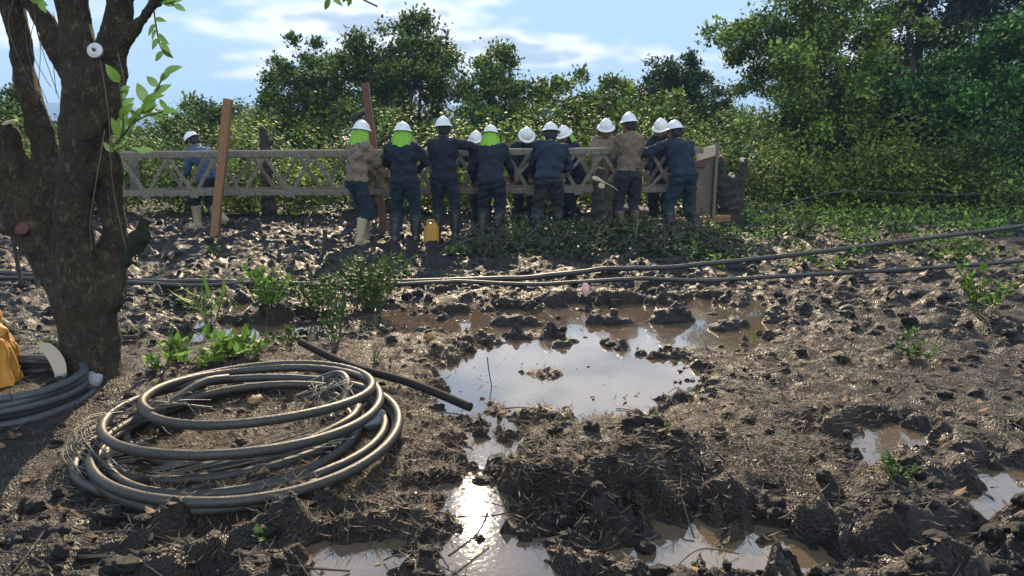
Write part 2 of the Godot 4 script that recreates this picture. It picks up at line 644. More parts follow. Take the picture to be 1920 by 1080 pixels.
func prepare_people() -> void:
	# the head looks towards -z, its centre at the origin
	HEAD = field([
		[Vector3(0, 0.03, 0.025), Vector3(0, 0.03, -0.02), 0.083, 0.08], [Vector3(0, -0.03, -0.035), Vector3(0, -0.085, -0.062), 0.062, 0.034],
		[Vector3(-0.03, -0.04, -0.04), Vector3(0.03, -0.04, -0.04), 0.05, 0.05],
		[Vector3(-0.032, 0.025, -0.082), Vector3(0.032, 0.025, -0.082), 0.016, 0.016], [Vector3(0, 0.012, -0.098), Vector3(0, -0.028, -0.116), 0.010, 0.015],
		[Vector3(-0.02, -0.06, -0.094), Vector3(0.02, -0.06, -0.094), 0.008, 0.008], [Vector3(-0.016, -0.072, -0.092), Vector3(0.016, -0.072, -0.092), 0.009, 0.009],
		[Vector3(-0.083, -0.02, 0.005), Vector3(-0.089, 0.022, 0.014), 0.012, 0.016], [Vector3(0.083, -0.02, 0.005), Vector3(0.089, 0.022, 0.014), 0.012, 0.016],
		[Vector3(-0.033, 0.003, -0.1), Vector3(-0.03, 0.003, -0.1), 0.012, 0.012, true], [Vector3(0.033, 0.003, -0.1), Vector3(0.03, 0.003, -0.1), 0.012, 0.012, true],
		[Vector3(-0.034, 0.003, -0.08), Vector3(-0.033, 0.003, -0.08), 0.012, 0.012], [Vector3(0.034, 0.003, -0.08), Vector3(0.033, 0.003, -0.08), 0.012, 0.012],
		[Vector3(0, -0.06, 0.03), Vector3(0, -0.16, 0.04), 0.055, 0.058]], 0.006, 0.018)
	# a half closed hand: the wrist at the origin, fingers along +y curling to +z, thumb on -x
	var caps := [[Vector3(0, -0.02, 0), Vector3(0, 0.02, 0), 0.026, 0.028], [Vector3(-0.022, 0.03, 0), Vector3(-0.026, 0.085, 0), 0.017, 0.014], [Vector3(0.0, 0.03, 0), Vector3(0, 0.088, -0.002), 0.018, 0.014], [Vector3(0.022, 0.03, 0), Vector3(0.026, 0.08, 0), 0.016, 0.013]]
	var xs := [-0.03, -0.0105, 0.0095, 0.029]
	var lens := [0.040, 0.045, 0.042, 0.033]
	for i in 4:
		var p := Vector3(xs[i], 0.09 - absf(xs[i] + 0.005) * 0.2, 0)
		var a := 0.45
		for j in 3:
			var q: Vector3 = p + Vector3((xs[i]) * 0.06, cos(a), sin(a)) * lens[i] * (1.0 - 0.22 * j)
			caps.append([p, q, 0.0092 - 0.0007 * j, 0.0086 - 0.0007 * j])
			p = q
			a += 0.62
	caps.append([Vector3(-0.02, 0.025, 0.006), Vector3(-0.048, 0.055, 0.018), 0.016, 0.012])
	caps.append([Vector3(-0.048, 0.055, 0.018), Vector3(-0.055, 0.085, 0.035), 0.0115, 0.010])
	caps.append([Vector3(-0.055, 0.085, 0.035), Vector3(-0.048, 0.106, 0.052), 0.010, 0.0085])
	HAND = field(caps, 0.005, 0.007)
	# a rubber boot: the ankle at the origin, the toe towards -z, the shaft upwards
	var b := field([[Vector3(0, 0.31, 0.01), Vector3(0, 0.0, 0.01), 0.082, 0.056], [Vector3(0, -0.03, 0.035), Vector3(0, -0.045, -0.09), 0.05, 0.043], [Vector3(0, -0.05, -0.08), Vector3(0, -0.052, -0.14), 0.043, 0.036], [Vector3(0, -0.085, 0.05), Vector3(0, -0.088, -0.14), 0.034, 0.034]], 0.013, 0.03, [[Vector3.UP, 0.30], [Vector3.DOWN, 0.098]])
	BOOT = crumple(b[0], b[1], n_fold, 0.006)

func join(v: PackedVector3Array, idx: PackedInt32Array, other: Array, x: Transform3D) -> void:
	var first := v.size()
	for p in other[0]: v.append(x * p)
	var flip := x.basis.determinant() < 0.0
	var o: PackedInt32Array = other[1]
	for i in range(0, o.size(), 3):
		if flip: idx.append_array(PackedInt32Array([first + o[i], first + o[i + 2], first + o[i + 1]]))
		else: idx.append_array(PackedInt32Array([first + o[i], first + o[i + 1], first + o[i + 2]]))

func bend(a: Vector3, c: Vector3, l1: float, l2: float, pole: Vector3) -> Array:
	var d := c - a
	var len := clampf(d.length(), 0.05, (l1 + l2) * 0.995)
	d = d.normalized()
	c = a + d * len
	var x := (l1 * l1 - l2 * l2 + len * len) / (2.0 * len)
	var y := sqrt(maxf(l1 * l1 - x * x, 0.0))
	var side := (pole - d * pole.dot(d)).normalized()
	return [a + d * x + side * y, c]

func person(label: String, at: Vector3, turn: float, o: Dictionary) -> Node3D:
	var t := thing("person", label, "person", at, turn, "work crew in white hard hats")
	var s: float = o.get("s", 1.0)
	t.scale = Vector3(s * float(o.get("girth", 1.0)), s, s * float(o.get("girth", 1.0)))
	var lean: float = o.get("lean", 0.05)
	var B := Basis(Vector3.RIGHT, -lean) * Basis(Vector3.UP, o.get("twist", 0.0)) * Basis(Vector3.BACK, o.get("tilt", 0.0))
	var hip: Vector3 = o.get("hip", Vector3(0, 0.935, 0.04 + lean * 0.14))
	var U := func(x: float, y: float, z: float) -> Vector3: return hip + B * Vector3(x, y, z)
	var shl: Vector3 = U.call(-0.175, 0.49, 0.0)
	var shr: Vector3 = U.call(0.175, 0.49, 0.0)
	var hl: Vector3 = o.get("handL", Vector3(-0.25, 0.75, -0.05))
	var hr: Vector3 = o.get("handR", Vector3(0.25, 0.75, -0.05))
	var al := bend(shl, hl, 0.29, 0.26, o.get("poleL", Vector3(-0.6, -0.6, 0.5)))
	var ar := bend(shr, hr, 0.29, 0.26, o.get("poleR", Vector3(0.6, -0.6, 0.5)))
	var fl: Vector3 = o.get("footL", Vector3(-0.11, 0.1, 0.02))
	var fr: Vector3 = o.get("footR", Vector3(0.11, 0.1, 0.02))
	var jl: Vector3 = hip + Vector3(-0.095, -0.03, 0)
	var jr: Vector3 = hip + Vector3(0.095, -0.03, 0)
	var ll := bend(jl, fl, 0.43, 0.42, o.get("kneeL", Vector3(-0.08, 0, -1)))
	var lr := bend(jr, fr, 0.43, 0.42, o.get("kneeR", Vector3(0.08, 0, -1)))
	# body: one skin from feet to neck, with the head and hands joined on
	var caps := [[U.call(-0.05, 0.02, 0), U.call(0.05, 0.02, 0), 0.095, 0.095], [U.call(0, 0.05, 0), U.call(0, 0.4, 0), 0.095, 0.1], [U.call(-0.11, 0.45, 0), U.call(0.11, 0.45, 0), 0.07, 0.07], [U.call(0, 0.46, 0), U.call(0, 0.6, -0.02), 0.06, 0.056],
		[shl, al[0], 0.045, 0.038], [al[0], al[1], 0.037, 0.027], [shr, ar[0], 0.045, 0.038], [ar[0], ar[1], 0.037, 0.027],
		[jl, ll[0], 0.07, 0.05], [ll[0], ll[1], 0.048, 0.035], [jr, lr[0], 0.07, 0.05], [lr[0], lr[1], 0.048, 0.035]]
	var f := field(caps, 0.024, 0.03)
	var v: PackedVector3Array = f[0]
	var idx: PackedInt32Array = f[1]
	var hb := Basis(Vector3.UP, o.get("yaw", 0.0)) * Basis(Vector3.RIGHT, -float(o.get("nod", 0.15)))
	var neck: Vector3 = U.call(0, 0.58, -0.02)
	var hc := Transform3D(hb, neck + hb * Vector3(0, 0.11, -0.025))
	join(v, idx, HEAD, hc)
	for side in 2:
		var arm: Array = [al, ar][side]
		var d: Vector3 = (arm[1] - arm[0]).normalized()
		var palm: Vector3 = o.get("palm", Vector3(0, -1, 0))
		palm = (palm - d * palm.dot(d)).normalized()
		var x := d.cross(palm)
		# fingers go on along the forearm and the thumbs point inwards
		var inward := Vector3(1, 0, 0) if side == 0 else Vector3(-1, 0, 0)
		if (-x).dot(inward) < 0.0: x = -x
		join(v, idx, HAND, Transform3D(Basis(x, d, palm), arm[1] + d * 0.01))
	part("body", smooth(v, idx), o.get("skin", M.skin), t)
	# eyes and hair go with the head
	var eyes := part("eyes", M.eye_mesh, M.eye, t, hc)
	eyes.position = hc.origin
	part("hair", M.hair_mesh, M.hair, t, hc)
	# shirt
	var up := B * Vector3.UP
	var sh := [[U.call(-0.07, -0.02, 0), U.call(0.07, -0.02, 0), 0.142, 0.142], [U.call(-0.055, 0.16, 0), U.call(0.055, 0.16, 0), 0.13, 0.13], [U.call(-0.08, 0.36, -0.005), U.call(0.08, 0.36, -0.005), 0.132, 0.132], [U.call(0, 0.02, 0.0), U.call(0, 0.4, 0.01), 0.13, 0.135],
		[U.call(-0.13, 0.47, 0.0), U.call(0.13, 0.47, 0.0), 0.082, 0.082], [U.call(0, 0.5, 0), U.call(0, 0.57, -0.012), 0.085, 0.066],
		[shl, al[0], 0.077, 0.063], [al[0], al[1], 0.062, 0.043], [shr, ar[0], 0.077, 0.063], [ar[0], ar[1], 0.062, 0.043]]
	f = field(sh, 0.017, 0.045, [[-up, -(hip + up * float(o.get("hem", -0.04))).dot(up)]])
	part("shirt", crumple(f[0], f[1], n_fold, 0.034, Vector3(1.0, 0.9, 1.0)), o.get("shirt", M.navy), t)
	# trousers
	var kl: Vector3 = ll[0]
	var kr: Vector3 = lr[0]
	var tr := [[hip + Vector3(-0.07, 0, 0.01), hip + Vector3(0.07, 0, 0.01), 0.118, 0.118], [hip + up * 0.06 - B * Vector3(0.055, 0, 0), hip + up * 0.06 + B * Vector3(0.055, 0, 0), 0.098, 0.098], [jl + Vector3(0, -0.02, 0.01), kl, 0.104, 0.082], [kl, ll[1], 0.08, 0.078], [jr + Vector3(0, -0.02, 0.01), kr, 0.104, 0.082], [kr, lr[1], 0.08, 0.078]]
	f = field(tr, 0.018, 0.03, [[Vector3.DOWN, -float(o.get("cuff", 0.16))]])
	var legs := crumple(f[0], f[1], n_fold, 0.04, Vector3(1.1, 1.0, 1.1)).surface_get_arrays(0)
	var cols := PackedColorArray()
	for p in legs[Mesh.ARRAY_VERTEX]:
		var k := smoothstep(0.62, 0.22, p.y + 0.35 * n_fold.get_noise_3dv(p * 0.8 + at)) * 0.75
		cols.append(Color(0.33, 0.33, 0.33).lerp(Color(1.0, 0.72, 0.42), k * 0.55))
	part("trousers", mesh_of(legs[Mesh.ARRAY_VERTEX], legs[Mesh.ARRAY_INDEX], legs[Mesh.ARRAY_NORMAL], cols), o.get("trousers", M.jeans), t)
	# boots
	for side in 2:
		var leg: Array = [ll, lr][side]
		var y: Vector3 = (leg[0] - leg[1]).normalized()
		if not o.get("lifted", -1) == side: y = (y + Vector3.UP).normalized()
		var toe := Basis(Vector3.UP, 0.25 if side == 0 else -0.25) * Vector3(0, 0, -1)
		var z := -(toe - y * toe.dot(y)).normalized()
		part("boot", BOOT, o.get("boots", M.boot_dark), t, Transform3D(Basis(y.cross(z), y, z), leg[1]))
	# hard hat, and for some a neck flap under it
	var hat := part("hard_hat", M.hat_shell, M.hat, t, hc * Transform3D(Basis(Vector3.RIGHT, -0.05).scaled(Vector3(0.93, 0.97, 0.93)), Vector3(0, 0.045, 0.004)))
	part("brim", M.hat_brim, M.hat, hat)
	part("ridge", M.hat_ridge, M.hat, hat)
	part("headband", M.hat_band, M.hair, hat)
	if o.get("flap", false):
		part("neck_flap", flap_mesh(o.get("flap_turn", 0.0)), M.hi_vis, t, hc)
	return t

func flap_mesh(turn: float) -> ArrayMesh:
	var v := PackedVector3Array()
	var idx := PackedInt32Array()
	var cols := 22
	var rows := 7
	for side in 2:
		for j in rows + 1:
			for k in cols + 1:
				var a := lerpf(-0.12, PI + 0.12, float(k) / cols) + turn
				var t := float(j) / rows
				var r := 0.112 + 0.05 * t + (0.012 * sin(a * 9.0) + 0.008 * sin(a * 17.0 + t * 3.0)) * t - 0.002 * side
				v.append(Vector3(cos(a) * r, 0.055 - 0.24 * t - 0.02 * sin(a * 5.0) * t, sin(a) * r * 1.1))
	var n := (rows + 1) * (cols + 1)
	for j in rows:
		for k in cols:
			var a := j * (cols + 1) + k
			var b := a + cols + 1
			idx.append_array(PackedInt32Array([a, a + 1, b, a + 1, b + 1, b]))
			idx.append_array(PackedInt32Array([n + a, n + b, n + a + 1, n + a + 1, n + b, n + b + 1]))
	return smooth(v, idx)

# ------------------------------------------------------------------ materials
func make_materials() -> void:
	var simplex := FastNoiseLite.TYPE_SIMPLEX_SMOOTH
	var grain := ntex(noise(simplex, 0.02, 5, 3), null)
	var fine := ntex(noise(simplex, 0.06, 4, 4), null)
	var cell := noise(FastNoiseLite.TYPE_CELLULAR, 0.03, 3, 9)
	var mud_tone := ntex(noise(simplex, 0.03, 5, 5), ramp([[0.0, Color(0.45, 0.42, 0.40)], [0.45, Color(0.85, 0.83, 0.8)], [0.62, Color(1, 0.97, 0.92)], [1.0, Color(1.9, 1.75, 1.5)]]), 1024)
	var mud_h := ntex(noise(simplex, 0.05, 5, 6), null, 1024)
	var wet := ntex(noise(simplex, 0.006, 4, 8), ramp([[0.0, Color(0.09, 0.09, 0.09)], [0.40, Color(0.14, 0.14, 0.14)], [0.50, Color(0.38, 0.38, 0.38)], [0.6, Color(0.6, 0.6, 0.6)], [1.0, Color(0.75, 0.75, 0.75)]]), 1024)
	M.mud = mat(Color(1, 1, 1), 1.0)
	tri(M.mud, mud_tone, mud_h, Vector3(1.0, 1.0, 1.0), 2.6, true)
	M.mud.vertex_color_use_as_albedo = true
	M.mud.roughness_texture = wet
	M.mud.metallic_specular = 0.45
	M.mud.roughness = 1.0
	M.clod = mat(Color(1, 1, 1), 0.5)
	M.clod.vertex_color_use_as_albedo = true
	tri(M.clod, null, mud_h, Vector3(3, 3, 3), 1.0)
	M.clod_dark = mat(Color(0.019, 0.0135, 0.0095), 0.5)
	tri(M.clod_dark, null, mud_h, Vector3(2, 2, 2), 2.0)
	M.water = mat(Color(0.13, 0.088, 0.052), 0.03)
	M.water.metallic_specular = 1.0
	M.water.clearcoat_enabled = true
	M.water.clearcoat = 1.0
	M.water.clearcoat_roughness = 0.02
	tri(M.water, null, fine, Vector3(0.8, 0.8, 0.8), 0.04, true)
	M.litter = mat(Color(1, 1, 1), 0.75)
	M.litter.vertex_color_use_as_albedo = true
	M.litter.cull_mode = BaseMaterial3D.CULL_DISABLED
	var bark_tone := ntex(noise(simplex, 0.012, 5, 11), ramp([[0.0, Color(0.10, 0.083, 0.062)], [0.45, Color(0.165, 0.13, 0.093)], [0.64, Color(0.21, 0.17, 0.12)], [0.74, Color(0.25, 0.22, 0.165)], [0.80, Color(0.5, 0.49, 0.39)], [1.0, Color(0.7, 0.7, 0.58)]]), 1024)
	var ridged := noise(simplex, 0.02, 5, 10)
	ridged.fractal_type = FastNoiseLite.FRACTAL_RIDGED
	var bark_h := ntex(ridged, null, 1024)
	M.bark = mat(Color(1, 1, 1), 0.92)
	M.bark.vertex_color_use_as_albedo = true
	M.stump_bark = mat(Color(0.16, 0.155, 0.15), 0.92)
	tri(M.stump_bark, bark_tone, bark_h, Vector3(1.6, 0.8, 1.6), 1.6)
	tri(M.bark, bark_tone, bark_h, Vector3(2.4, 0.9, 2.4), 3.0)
	M.moss_bark = mat(Color(0.022, 0.028, 0.014), 0.95)
	tri(M.moss_bark, null, mud_h, Vector3(3, 3, 3), 2.0)
	M.twig_bark = mat(Color(0.055, 0.045, 0.034), 0.9)
	M.green_stem = mat(Color(0.06, 0.08, 0.03), 0.7)
	var wood_tone := ntex(noise(simplex, 0.02, 4, 14), ramp([[0.0, Color(0.45, 0.42, 0.4)], [0.5, Color(0.9, 0.88, 0.86)], [1.0, Color(1.25, 1.2, 1.15)]]))
	var rust := ntex(noise(simplex, 0.012, 5, 15), ramp([[0.0, Color(0.5, 0.46, 0.4)], [0.4, Color(0.88, 0.85, 0.8)], [0.6, Color(1.05, 1.03, 1.0)], [0.7, Color(0.8, 0.66, 0.52)], [1.0, Color(0.5, 0.34, 0.24)]]))
	for w in [["wood_orange", Color(0.27, 0.135, 0.06)], ["wood_red", Color(0.12, 0.05, 0.03)], ["wood_grey", Color(0.15, 0.125, 0.10)], ["wood_pale", Color(0.55, 0.44, 0.30)], ["wood_dark", Color(0.05, 0.04, 0.032)], ["truss_steel", Color(0.165, 0.15, 0.125)]]:
		M[w[0]] = mat(w[1], 0.8)
		tri(M[w[0]], wood_tone if w[0] != "truss_steel" else rust, fine, Vector3(6, 0.9, 6) if w[0] != "truss_steel" else Vector3(1.3, 1.3, 1.3), 0.3)
	M.rope = mat(Color(0.043, 0.039, 0.033), 0.5)
	tri(M.rope, wood_tone, fine, Vector3(3, 3, 3), 0.15)
	M.rope.metallic_specular = 0.45
	M.rope_blue = mat(Color(0.055, 0.06, 0.066), 0.55)
	tri(M.rope_blue, wood_tone, fine, Vector3(3, 3, 3), 0.15)
	M.wire = mat(Color(0.09, 0.083, 0.073), 0.5)
	M.black_cable = mat(Color(0.028, 0.027, 0.026), 0.5)
	M.pipe = mat(Color(0.022, 0.02, 0.018), 0.8)
	M.pipe.metallic_specular = 0.25
	# leaves: thin sheets that let the low sun through
	M.foliage = mat(Color(1, 1, 1), 0.6)
	M.foliage.metallic_specular = 0.17
	M.foliage.albedo_texture = ntex(noise(simplex, 0.05, 2, 20), ramp([[0.0, Color(0.8, 0.85, 0.8)], [1.0, Color(1, 1, 1)]]), 64)
	M.foliage.vertex_color_use_as_albedo = true
	M.foliage.cull_mode = BaseMaterial3D.CULL_DISABLED
	M.foliage.backlight = Color(1.0, 1.08, 0.38)
	M.leaf_green = mat(Color(1, 1, 1), 0.4)
	M.leaf_green.albedo_texture = ntex(noise(simplex, 0.03, 3, 21), ramp([[0.0, Color(0.12, 0.22, 0.03)], [0.5, Color(0.18, 0.31, 0.04)], [1.0, Color(0.3, 0.38, 0.06)]]), 128)
	M.leaf_green.uv1_triplanar = true
	M.leaf_green.uv1_scale = Vector3(4, 4, 4)
	M.leaf_green.cull_mode = BaseMaterial3D.CULL_DISABLED
	M.leaf_green.backlight = Color(1.1, 1.2, 0.35)
	M.leaf_small = leaf_mesh(0.72, 0.3, 0.2, 2)
	M.leaf_broad = leaf_mesh(0.55, 0.3, 0.25, 4)
	M.leaf_blade = leaf_mesh(0.12, 0.2, 0.45, 4)
	# people
	M.skin = mat(Color(0.17, 0.085, 0.052), 0.55)
	M.eye = mat(Color(0.02, 0.015, 0.012), 0.2)
	M.hair = mat(Color(0.012, 0.010, 0.009), 0.7)
	for w in [["navy", Color(0.008, 0.012, 0.025)], ["navy_light", Color(0.010, 0.02, 0.04)], ["blue", Color(0.05, 0.10, 0.2)], ["tan", Color(0.20, 0.15, 0.11)], ["brown_shirt", Color(0.15, 0.108, 0.075)], ["jeans", Color(0.035, 0.062, 0.115)], ["jeans_grey", Color(0.055, 0.066, 0.10)], ["jeans_teal", Color(0.028, 0.075, 0.12)], ["navy_legs", Color(0.05, 0.07, 0.13)]]:
		M[w[0]] = mat(w[1], 0.95)
		tri(M[w[0]], wood_tone, fine, Vector3(2.2, 2.2, 2.2), 0.5)
		if (w[0] as String).begins_with("jeans") or w[0] == "navy_legs": M[w[0]].vertex_color_use_as_albedo = true
		M[w[0]].rim_enabled = true
		M[w[0]].rim = 0.08
	M.boot_dark = mat(Color(0.025, 0.022, 0.02), 0.4)
	M.boot_brown = mat(Color(0.10, 0.06, 0.035), 0.5)
	M.boot_pale = mat(Color(0.42, 0.34, 0.22), 0.5)
	tri(M.boot_pale, mud_tone, null, Vector3(3, 3, 3), 0.0)
	M.hat = mat(Color(0.66, 0.66, 0.63), 0.35)
	M.hi_vis = mat(Color(0.24, 0.50, 0.05), 0.9)
	tri(M.hi_vis, wood_tone, fine, Vector3(3, 3, 3), 0.6)
	M.hi_vis.backlight = Color(0.25, 0.42, 0.05)
	M.hi_vis.cull_mode = BaseMaterial3D.CULL_DISABLED
	var dome := []
	for j in 9:
		var a := PI / 2 * j / 8.0
		dome.append(Vector2(cos(a) * 0.118, sin(a) * 0.128))
	dome.reverse()
	M.hat_shell = lathe(dome, 24, 1.0, 1.18)
	M.hat_brim = lathe([Vector2(0.112, 0.012), Vector2(0.119, 0.011), Vector2(0.14, -0.004), Vector2(0.152, -0.012), Vector2(0.154, -0.017), Vector2(0.15, -0.018), Vector2(0.112, 0.004)], 28, 1.0, 1.14)
	var rid := []
	for j in 11:
		var a := PI * (0.12 + 0.76 * j / 10.0)
		rid.append(Vector3(0, sin(a) * 0.131, cos(a) * 0.141))
	M.hat_ridge = tube(rid, [0.011], 6)
	M.hat_band = lathe([Vector2(0.1, 0.01), Vector2(0.101, -0.02), Vector2(0.097, -0.021), Vector2(0.096, 0.01)], 20, 1.0, 1.15)
	var ev := PackedVector3Array()
	var ei := PackedInt32Array()
	for s in [-1, 1]:
		var l := lump(Vector3(0.011, 0.007, 0.006), 3, 0.0)
		var arr := l.surface_get_arrays(0)
		join(ev, ei, [arr[Mesh.ARRAY_VERTEX], arr[Mesh.ARRAY_INDEX]], Transform3D(Basis.IDENTITY, Vector3(0.033 * s, 0.004, -0.0905)))
	M.eye_mesh = smooth(ev, ei)
	var hair := field([[Vector3(0, 0.035, 0.03), Vector3(0, 0.035, -0.01), 0.09, 0.087], [Vector3(-0.05, -0.02, 0.06), Vector3(0.05, -0.02, 0.06), 0.045, 0.045], [Vector3(-0.03, -0.06, 0.065), Vector3(0.03, -0.06, 0.065), 0.035, 0.035]], 0.012, 0.03, [[Vector3(0, -0.6, -0.8), 0.035]])
	M.hair_mesh = smooth(hair[0], hair[1])

# ------------------------------------------------------------------ the sky
func make_sky() -> Image:
	var w := 2048
	var h := 1024
	var im := Image.create(w, h, false, Image.FORMAT_RGBF)
	var n1 := noise(FastNoiseLite.TYPE_SIMPLEX_SMOOTH, 0.42, 5, 31)
	var n2 := noise(FastNoiseLite.TYPE_SIMPLEX_SMOOTH, 1.6, 4, 32)
	im.fill(Color(0.22, 0.26, 0.26))
	var sun := SUN_DIR
	for j in range(0, h / 2 + 2):
		var el := (0.5 - (j + 0.5) / h) * PI
		var y := sin(el)
		var ce := cos(el)
		var step := 1 if el < 0.6 else 2
		var t := clampf(pow(maxf(y, 0.0), 0.55), 0.0, 1.0)
		var base := Color(0.43, 0.575, 0.68).lerp(Color(0.15, 0.33, 0.62), clampf(t * 1.05 - 0.1, 0.0, 1.0))
		for i in range(0, w, step):
			var az := ((i + 0.5) / w - 0.5) * TAU
			var d := Vector3(sin(az) * ce, y, -cos(az) * ce)
			var c := base
			var q := 1.0 / (maxf(y, 0.0) + 0.16)
			var px := d.x * q
			var pz := d.z * q
			var dens := n1.get_noise_2d(px * 1.3, pz * 1.7) + 0.35 * n2.get_noise_2d(px * 1.6, pz * 2.2) - 0.02
			# a bank of cumulus right of the middle and thin bright layers on the left
			var bx := (az - 0.19) / 0.20
			var by := (el - 0.105) / 0.055
			dens += 0.5 * exp(-(bx * bx + by * by))
			bx = (az + 0.40) / 0.26
			by = (el - 0.085) / 0.05
			dens += 0.40 * exp(-(bx * bx + by * by))
			bx = (az + 0.06) / 0.16
			by = (el - 0.10) / 0.09
			dens -= 0.25 * exp(-(bx * bx + by * by))
			var cov := smoothstep(-0.12, 0.3, dens)
			var thick := smoothstep(0.24, 0.5, dens + 0.5 * (0.075 - el) * exp(-pow((az - 0.22) / 0.12, 2.0)) * 3.0)
			var white := Color(0.86, 0.87, 0.88).lerp(Color(0.38, 0.46, 0.57), thick)
			c = c.lerp(white, cov * 0.9)
			var cs := d.dot(sun)
			var ang := acos(clampf(cs, -1.0, 1.0))
			var glow := 2.6 * exp(-ang * ang / 0.02) + 2.7 * exp(-ang * ang / 0.046) + 0.15 * exp(-ang * ang / 0.5)
			c += Color(0.89, 0.95, 1.02) * glow * (1.0 - 0.4 * thick)
			for k in step: im.set_pixel(mini(i + k, w - 1), j, c)
	return im

var SUN_DIR := Vector3.ZERO

func _ready() -> void:
	rng.seed = 11
	# camera
	cam = Camera3D.new()
	cam.name = "camera"
	add_child(cam)
	cam.position = Vector3(0, 1.6, 0)
	cam.rotation_degrees = Vector3(-11.5, 0, 0)
	cam.fov = 41.56
	cam.near = 0.05
	cam.far = 1500.0
	# sun, ahead of the camera and a little left, 28 degrees up
	var sun := DirectionalLight3D.new()
	sun.name = "sun"
	add_child(sun)
	sun.rotation_degrees = Vector3(-28.0, 180.0 + 3.0, 0)
	SUN_DIR = sun.basis.z
	sun.light_color = Color(1.0, 0.90, 0.75)
	sun.light_energy = 1.6
	sun.light_angular_distance = 0.5
	sun.shadow_enabled = true
	# sky and air
	var env := Environment.new()
	env.background_mode = Environment.BG_SKY
	var sky := Sky.new()
	var pan := PanoramaSkyMaterial.new()
	pan.panorama = ImageTexture.create_from_image(make_sky())
	sky.sky_material = pan
	env.sky = sky
	env.background_energy_multiplier = 1.0
	env.tonemap_mode = Environment.TONE_MAPPER_LINEAR
	env.tonemap_exposure = 1.65
	env.sdfgi_enabled = true
	env.ssao_enabled = true
	env.ssil_enabled = true
	env.fog_enabled = FOG
	env.fog_density = 0.0009
	env.fog_light_color = Color(0.62, 0.76, 0.92)
	var we := WorldEnvironment.new()
	we.name = "world_environment"
	we.environment = env
	add_child(we)

	n_big = noise(FastNoiseLite.TYPE_SIMPLEX_SMOOTH, 0.33, 3, 1)
	n_clod = noise(FastNoiseLite.TYPE_CELLULAR, 3.6, 1, 2)
	n_clod.cellular_return_type = FastNoiseLite.RETURN_DISTANCE
	n_lump = noise(FastNoiseLite.TYPE_CELLULAR, 10.5, 1, 3)
	n_lump.cellular_return_type = FastNoiseLite.RETURN_DISTANCE
	n_fine = noise(FastNoiseLite.TYPE_SIMPLEX_SMOOTH, 8.0, 4, 4)
	n_mask = noise(FastNoiseLite.TYPE_SIMPLEX_SMOOTH, 0.9, 2, 5)
	n_pit = noise(FastNoiseLite.TYPE_CELLULAR, 1.9, 1, 12)
	n_pit.cellular_return_type = FastNoiseLite.RETURN_DISTANCE
	n_fold = noise(FastNoiseLite.TYPE_SIMPLEX_SMOOTH, 7.0, 3, 6)
	make_puddles()
	make_materials()
	make_ground()
	make_water()
	make_film()
	make_hills()
	make_trees()
	make_big_tree()
	make_truss()
	prepare_people()
	make_crew()
	make_timber()
	make_coils()
	make_long_cables()
	make_weeds()
	make_litter()
	make_small_things()
	for c in get_children(): clear_used(c)

const FOG := true

func make_puddles() -> void:
	var P := {
		"A": [[-0.40, -4.22], [-0.33, -4.95], [-0.08, -5.58], [0.21, -5.76], [0.61, -5.54], [0.91, -5.19], [1.25, -4.78], [1.02, -4.52], [0.87, -4.19], [0.61, -4.03], [0.57, -3.8], [0.3, -3.99], [0.02, -4.09], [-0.03, -3.77], [-0.17, -3.87]],
		"B": [[-1.03, -6.62], [-0.61, -6.46], [-0.05, -6.7], [0.44, -6.83], [1.2, -6.96], [1.95, -7.1], [2.3, -6.8], [2.2, -6.4], [1.9, -6.0], [1.5, -5.75], [1.13, -5.73], [0.78, -5.96], [0.18, -6.23], [-0.35, -6.06], [-0.76, -6.18]],
		"C": [[-0.36, -2.99], [-0.31, -3.32], [-0.17, -3.28], [-0.03, -3.26], [0.1, -2.95], [0.17, -2.76], [0.22, -2.4], [-0.11, -2.2], [-0.28, -2.5], [-0.23, -2.8]],
		"N": [[-0.22, -3.9], [-0.06, -3.85], [-0.08, -3.55], [-0.1, -3.3], [-0.24, -3.3], [-0.2, -3.6]],
		"D": [[0.36, -2.78], [0.49, -2.89], [0.76, -2.93], [1.09, -2.9], [1.17, -2.72], [0.87, -2.5], [0.58, -2.55], [0.39, -2.62]],
		"E": [[-0.82, -2.70], [-0.67, -2.76], [-0.51, -2.68], [-0.42, -2.45], [-0.61, -2.38], [-0.76, -2.5]],
		"F": [[2.28, -3.35], [2.49, -3.44], [2.59, -3.3], [2.33, -3.06], [2.19, -3.09]],
		"G": [[1.6, -3.85], [1.95, -4.05], [2.3, -3.95], [2.2, -3.6], [1.8, -3.55]],
		"H": [[-2.76, -6.23], [-2.4, -6.38], [-1.87, -6.46], [-1.59, -6.09], [-2.04, -5.86], [-2.5, -5.92]],
		"I": [[-2.65, -8.41], [-2.47, -8.64], [-2.22, -8.16], [-2.0, -7.73], [-2.32, -7.7]]}
	var lift := {"A": 0.0, "B": -0.002, "C": 0.002, "N": 0.006, "D": -0.002, "E": 0.0, "F": 0.0, "G": -0.004, "H": 0.0, "I": 0.0}
	for key in P:
		var poly := PackedVector2Array()
		var b := Rect2(P[key][0][0], P[key][0][1], 0, 0)
		for p in P[key]:
			poly.append(Vector2(p[0], p[1] - (0.2 if key == "A" else 0.0)))
		poly = Geometry2D.offset_polygon(poly, {"A": 0.14, "B": 0.22, "D": 0.05, "C": 0.03, "E": -0.01, "N": 0.09, "F": 0.08}.get(key, 0.05), Geometry2D.JOIN_ROUND)[0]
		for p in poly: b = b.expand(p)
		PUDDLES[key] = [poly, b.grow(0.45), lift[key]]

